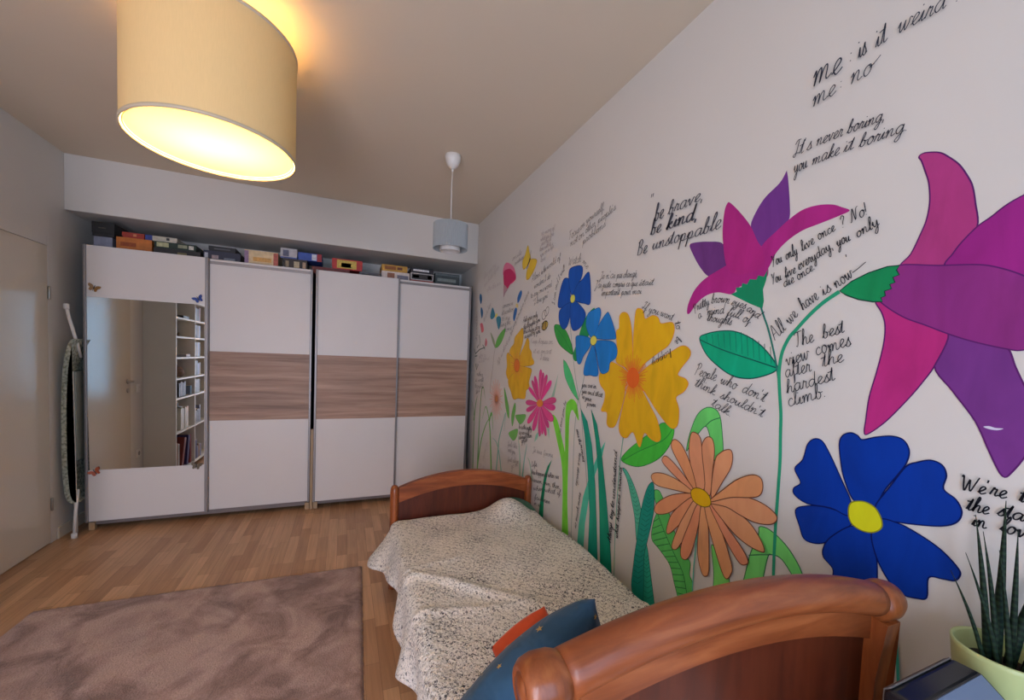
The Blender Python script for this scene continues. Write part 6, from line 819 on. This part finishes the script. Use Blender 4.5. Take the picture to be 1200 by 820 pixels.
def ribbon(bm, pts, w0, w1, d, closed=False, calli=False):
    n = len(pts); L_ = []; R_ = []
    for i, p in enumerate(pts):
        a = pts[(i - 1) % n] if (i or closed) else p; c = pts[(i + 1) % n] if (i < n - 1 or closed) else p
        tx, ty = c[0] - a[0], c[1] - a[1]; l = math.hypot(tx, ty) or 1e-9; tx /= l; ty /= l
        w = (w0 + (w1 - w0) * i / max(1, n - 1)) / 2
        if calli: w *= 0.45 + 1.0 * abs(ty)
        L_.append(wallv(bm, (p[0] - ty * w, p[1] + tx * w), d)); R_.append(wallv(bm, (p[0] + ty * w, p[1] - tx * w), d))
    for i in range(n if closed else n - 1):
        j = (i + 1) % n
        try: bm.faces.new((L_[i], R_[i], R_[j], L_[j]))
        except ValueError: pass
def flat(name, bm, m, parent):
    me = bpy.data.meshes.new(name); bm.normal_update()
    for f in bm.faces:
        if f.normal.x > 0: f.normal_flip()
    bm.to_mesh(me); bm.free(); return link(name, me, m, parent)
for name, label, level, parts in MURAL:
    root = bpy.data.objects.new(name, None); root.empty_display_size = 0.05; COL.objects.link(root); root.parent = mural; root['label'] = label
    d = 0.0007 + level * 0.0016; inks = {}
    for q in parts:
        d += 0.00009
        if q[0] == 'f':
            _, nm, c, pts, sharp, olc, olw, st = q
            pts = pts if sharp else catmull(pts, 5, True)
            bm = bmesh.new(); poly_face(bm, pts, d); flat(nm, bm, paint(c, st), root)
            if olc:
                d += 0.00004; ribbon(inks.setdefault(tuple(olc), bmesh.new()), pts, olw, olw, d, True)
        elif q[0] == 'l':
            _, nm, c, pts, w0, w1, sm = q
            bm = bmesh.new(); ribbon(bm, catmull(pts, 8) if sm else pts, w0, w1, d); flat(nm, bm, paint(c, 0), root)
        else:
            _, nm, c, segs, wd = q; bm = bmesh.new()
            for s_ in segs: ribbon(bm, s_, wd, wd * 0.7, d)
            flat(nm, bm, paint(c, 0), root)
    for c, bm in inks.items(): flat('ink_outline', bm, paint(c, 0), root)

# cursive letters as pen strokes: advance width, then strokes; x-height 1, baseline 0
GLYPH = {
'a': (1.0, [[(.72,.88),(.45,1),(.15,.75),(.08,.35),(.25,.02),(.5,.12),(.72,.6),(.76,.95),(.72,.3),(.8,.03),(1.0,.2)]]),
'b': (.85, [[(0,.1),(.3,1.0),(.42,1.7),(.32,2.0),(.2,1.6),(.15,.6),(.2,.1),(.42,.0),(.62,.3),(.58,.75),(.4,.85),(.6,.7),(.88,.75)]]),
'c': (.75, [[(.62,.8),(.48,1),(.2,.8),(.1,.4),(.25,.03),(.5,.05),(.78,.25)]]),
'd': (1.0, [[(.7,.85),(.45,1),(.15,.75),(.08,.35),(.25,.02),(.5,.12),(.72,.7),(.85,2.0),(.74,.5),(.8,.03),(1.0,.2)]]),
'e': (.72, [[(0,.15),(.4,.5),(.58,.8),(.42,1.0),(.2,.8),(.12,.35),(.3,0),(.5,.05),(.75,.25)]]),
'f': (.65, [[(0,.1),(.35,1.2),(.5,1.9),(.38,2.05),(.28,1.5),(.2,-.6),(.12,-1.0),(.28,-.6),(.35,0),(.65,.2)]]),
'g': (.95, [[(.7,.85),(.45,1),(.15,.75),(.08,.35),(.25,.02),(.5,.12),(.72,.7),(.75,.95),(.68,-.5),(.45,-1),(.2,-.8),(.5,-.25),(.95,.2)]]),
'h': (.95, [[(0,.1),(.32,1.2),(.45,1.8),(.33,2.05),(.22,1.5),(.12,0),(.25,.6),(.5,.95),(.65,.8),(.62,.2),(.72,.02),(.95,.2)]]),
'i': (.5, [[(0,.1),(.25,.95),(.2,.25),(.28,.02),(.5,.2)],[(.3,1.4),(.34,1.52)]]),
'j': (.5, [[(0,.1),(.25,.95),(.2,-.6),(.02,-1),(-.1,-.75),(.2,-.25),(.5,.2)],[(.3,1.4),(.34,1.52)]]),
'k': (.9, [[(0,.1),(.32,1.2),(.45,1.8),(.33,2.05),(.22,1.5),(.12,0),(.25,.5),(.55,.95),(.6,.7),(.3,.5),(.6,.05),(.9,.2)]]),
'l': (.5, [[(0,.1),(.35,1.2),(.45,1.8),(.33,2.05),(.2,1.5),(.18,.3),(.28,.02),(.5,.2)]]),
'm': (1.4, [[(0,.6),(.15,.95),(.18,.5),(.12,0),(.3,.7),(.5,.97),(.58,.7),(.52,0),(.7,.7),(.92,.97),(1.02,.75),(.98,.2),(1.1,.02),(1.4,.2)]]),
'n': (1.0, [[(0,.6),(.15,.95),(.18,.5),(.12,0),(.3,.7),(.52,.97),(.63,.75),(.6,.2),(.72,.02),(1.0,.2)]]),
'o': (.85, [[(.5,.98),(.22,.85),(.1,.4),(.25,.02),(.5,.05),(.68,.45),(.6,.9),(.45,.95),(.6,.75),(.88,.8)]]),
'p': (.95, [[(0,.3),(.2,.95),(.15,.2),(.08,-1.0),(.18,.4),(.4,.95),(.62,.8),(.62,.3),(.42,.02),(.25,.15),(.6,.02),(.95,.2)]]),
'q': (.95, [[(.7,.85),(.45,1),(.15,.75),(.08,.35),(.25,.02),(.5,.12),(.72,.7),(.75,.95),(.68,-1.0),(.8,-.6),(.95,.2)]]),
'r': (.7, [[(0,.1),(.22,1.05),(.3,.85),(.5,.88),(.42,.3),(.5,.02),(.72,.2)]]),
's': (.65, [[(0,.1),(.28,.75),(.42,1.08),(.40,.72),(.54,.34),(.42,.04),(.2,0),(.1,.12)],[(.46,.08),(.68,.2)]]),
't': (.55, [[(0,.1),(.35,1.7),(.22,.3),(.3,.02),(.55,.2)],[(.02,1.15),(.6,1.25)]]),
'u': (1.0, [[(0,.3),(.15,.95),(.12,.3),(.25,.02),(.5,.2),(.68,.95),(.65,.25),(.75,.02),(1.0,.2)]]),
'v': (.85, [[(0,.6),(.15,.95),(.25,.4),(.35,.02),(.6,.7),(.62,.95),(.88,.8)]]),
'w': (1.2, [[(0,.5),(.15,.95),(.18,.3),(.3,.02),(.5,.4),(.6,.9),(.6,.3),(.72,.02),(.95,.5),(1.0,.95),(1.25,.8)]]),
'x': (.8, [[(0,.7),(.2,.95),(.5,.05),(.8,.2)],[(.6,.95),(.1,.02)]]),
'y': (.95, [[(0,.4),(.15,.95),(.15,.4),(.3,.05),(.55,.3),(.7,.95),(.65,-.4),(.42,-1),(.2,-.8),(.5,-.2),(.95,.2)]]),
'z': (.8, [[(0,.8),(.5,.95),(.1,.05),(.4,.05),(.8,.2)]]),
'A': (1.35, [[(0,0),(.45,1.3),(.75,1.95),(.85,1.2),(.95,.1),(1.3,.2)],[(.25,.7),(.9,.75)]]),
'B': (1.1, [[(.2,1.8),(.15,.9),(.1,0)],[(0,1.6),(.45,2.0),(.75,1.6),(.55,1.1),(.3,1.0),(.75,.8),(.8,.3),(.5,0),(.1,.05)]]),
'F': (1.0, [[(.1,.0),(.35,.3),(.45,1.2),(.5,1.9)],[(0,1.6),(.2,1.95),(.6,1.85),(1.05,2.05)],[(.3,1.0),(.75,1.1)]]),
'I': (.85, [[(.05,1.5),(.3,1.95),(.75,1.9)],[(.5,1.9),(.4,.6),(.25,-.1),(0,.1),(.3,.35),(.85,.2)]]),
'J': (.8, [[(.1,1.7),(.4,1.95),(.8,1.9)],[(.6,1.9),(.5,.3),(.25,-.8),(0,-.6),(.4,0),(.8,.2)]]),
'K': (1.0, [[(.2,1.9),(.1,0)],[(.8,1.9),(.25,.95),(.6,.3),(1.0,.1)]]),
'L': (.9, [[(.5,1.7),(.4,2.0),(.3,1.2),(.15,.1),(.4,.05),(.9,.15)]]),
'N': (1.2, [[(0,.1),(.15,.2),(.3,1.7),(.4,1.9),(.7,.1),(.85,1.7),(1.1,2.0)]]),
'P': (1.0, [[(.3,1.8),(.25,.9),(.1,-.2)],[(0,1.5),(.4,2.0),(.85,1.75),(.7,1.15),(.3,.95)]]),
'T': (1.0, [[(0,1.6),(.2,1.9),(1.1,1.95)],[(.55,1.9),(.5,.9),(.35,0),(.15,.1)]]),
'W': (1.6, [[(0,1.7),(.15,1.9),(.25,.6),(.4,.05),(.75,1.5),(.8,.6),(.95,.05),(1.35,1.4),(1.45,1.9)]]),
'Y': (1.1, [[(0,1.7),(.15,1.9),(.3,1.2),(.55,1.0)],[(.95,1.95),(.6,1.1),(.35,.3),(.2,-.2)]]),
'.': (.4, [[(.15,.0),(.2,.1)]]), ',': (.4, [[(.2,.12),(.1,-.35)]]), "'": (.35, [[(.2,1.9),(.12,1.5)]]), '"': (.55, [[(.2,1.9),(.12,1.5)],[(.42,1.9),(.34,1.5)]]),
'!': (.5, [[(.3,2.0),(.15,.5)],[(.1,.05),(.12,.12)]]), '?': (.8, [[(.1,1.5),(.35,1.95),(.65,1.6),(.4,1.0),(.3,.55)],[(.25,.05),(.27,.12)]]), ':': (.45, [[(.2,.15),(.22,.25)],[(.25,.85),(.27,.95)]]),
'~': (1.2, [[(0,.35),(.5,.55),(1.2,1.0)]]), ' ': (.55, []),
}
GLYPH['é'] = (.72, GLYPH['e'][1] + [[(.4, 1.35), (.65, 1.75)]]); GLYPH['ç'] = (.75, GLYPH['c'][1] + [[(.4, 0), (.45, -.25), (.3, -.4)]])
rnd = random.Random(2)
for label, c, cal, lines_ in HANDWRITING:
    bm = bmesh.new()
    for s_, base, xh, wt in lines_:
        base = catmull(base, 10) if len(base) > 2 else base
        cum = [0.0]
        for p, q in zip(base, base[1:]): cum.append(cum[-1] + math.hypot(q[0] - p[0], q[1] - p[1]))
        adv = sum(GLYPH[ch][0] for ch in s_); sx = cum[-1] / adv
        pen = max(0.0024, 0.10 * xh) * wt
        def at(x, y):
            t_ = max(0.0, min(cum[-1] - 1e-9, x)); k = 0
            while k < len(cum) - 2 and cum[k + 1] < t_: k += 1
            p, q = base[k], base[k + 1]; l = (cum[k + 1] - cum[k]) or 1e-9; ux, uy = (q[0] - p[0]) / l, (q[1] - p[1]) / l; e = x - cum[k]
            return (p[0] + ux * e - uy * y, p[1] + uy * e + ux * y)
        x0 = 0.0
        for ch in s_:
            a_, strokes = GLYPH[ch]; wob = rnd.uniform(-0.05, 0.05); hs = rnd.uniform(0.93, 1.07)
            for st in strokes:
                pts = catmull([((px_ + 0.16 * py_) , py_ * hs + wob) for px_, py_ in st], 4) if len(st) > 2 else st
                ribbon(bm, [at((x0 + px_) * sx, py_ * xh) for px_, py_ in pts], pen, pen * 0.8, 0.0072, False, bool(cal))
            x0 += a_
    o = flat('handwritten_quote', bm, paint(c, 0), mural); o['label'] = label
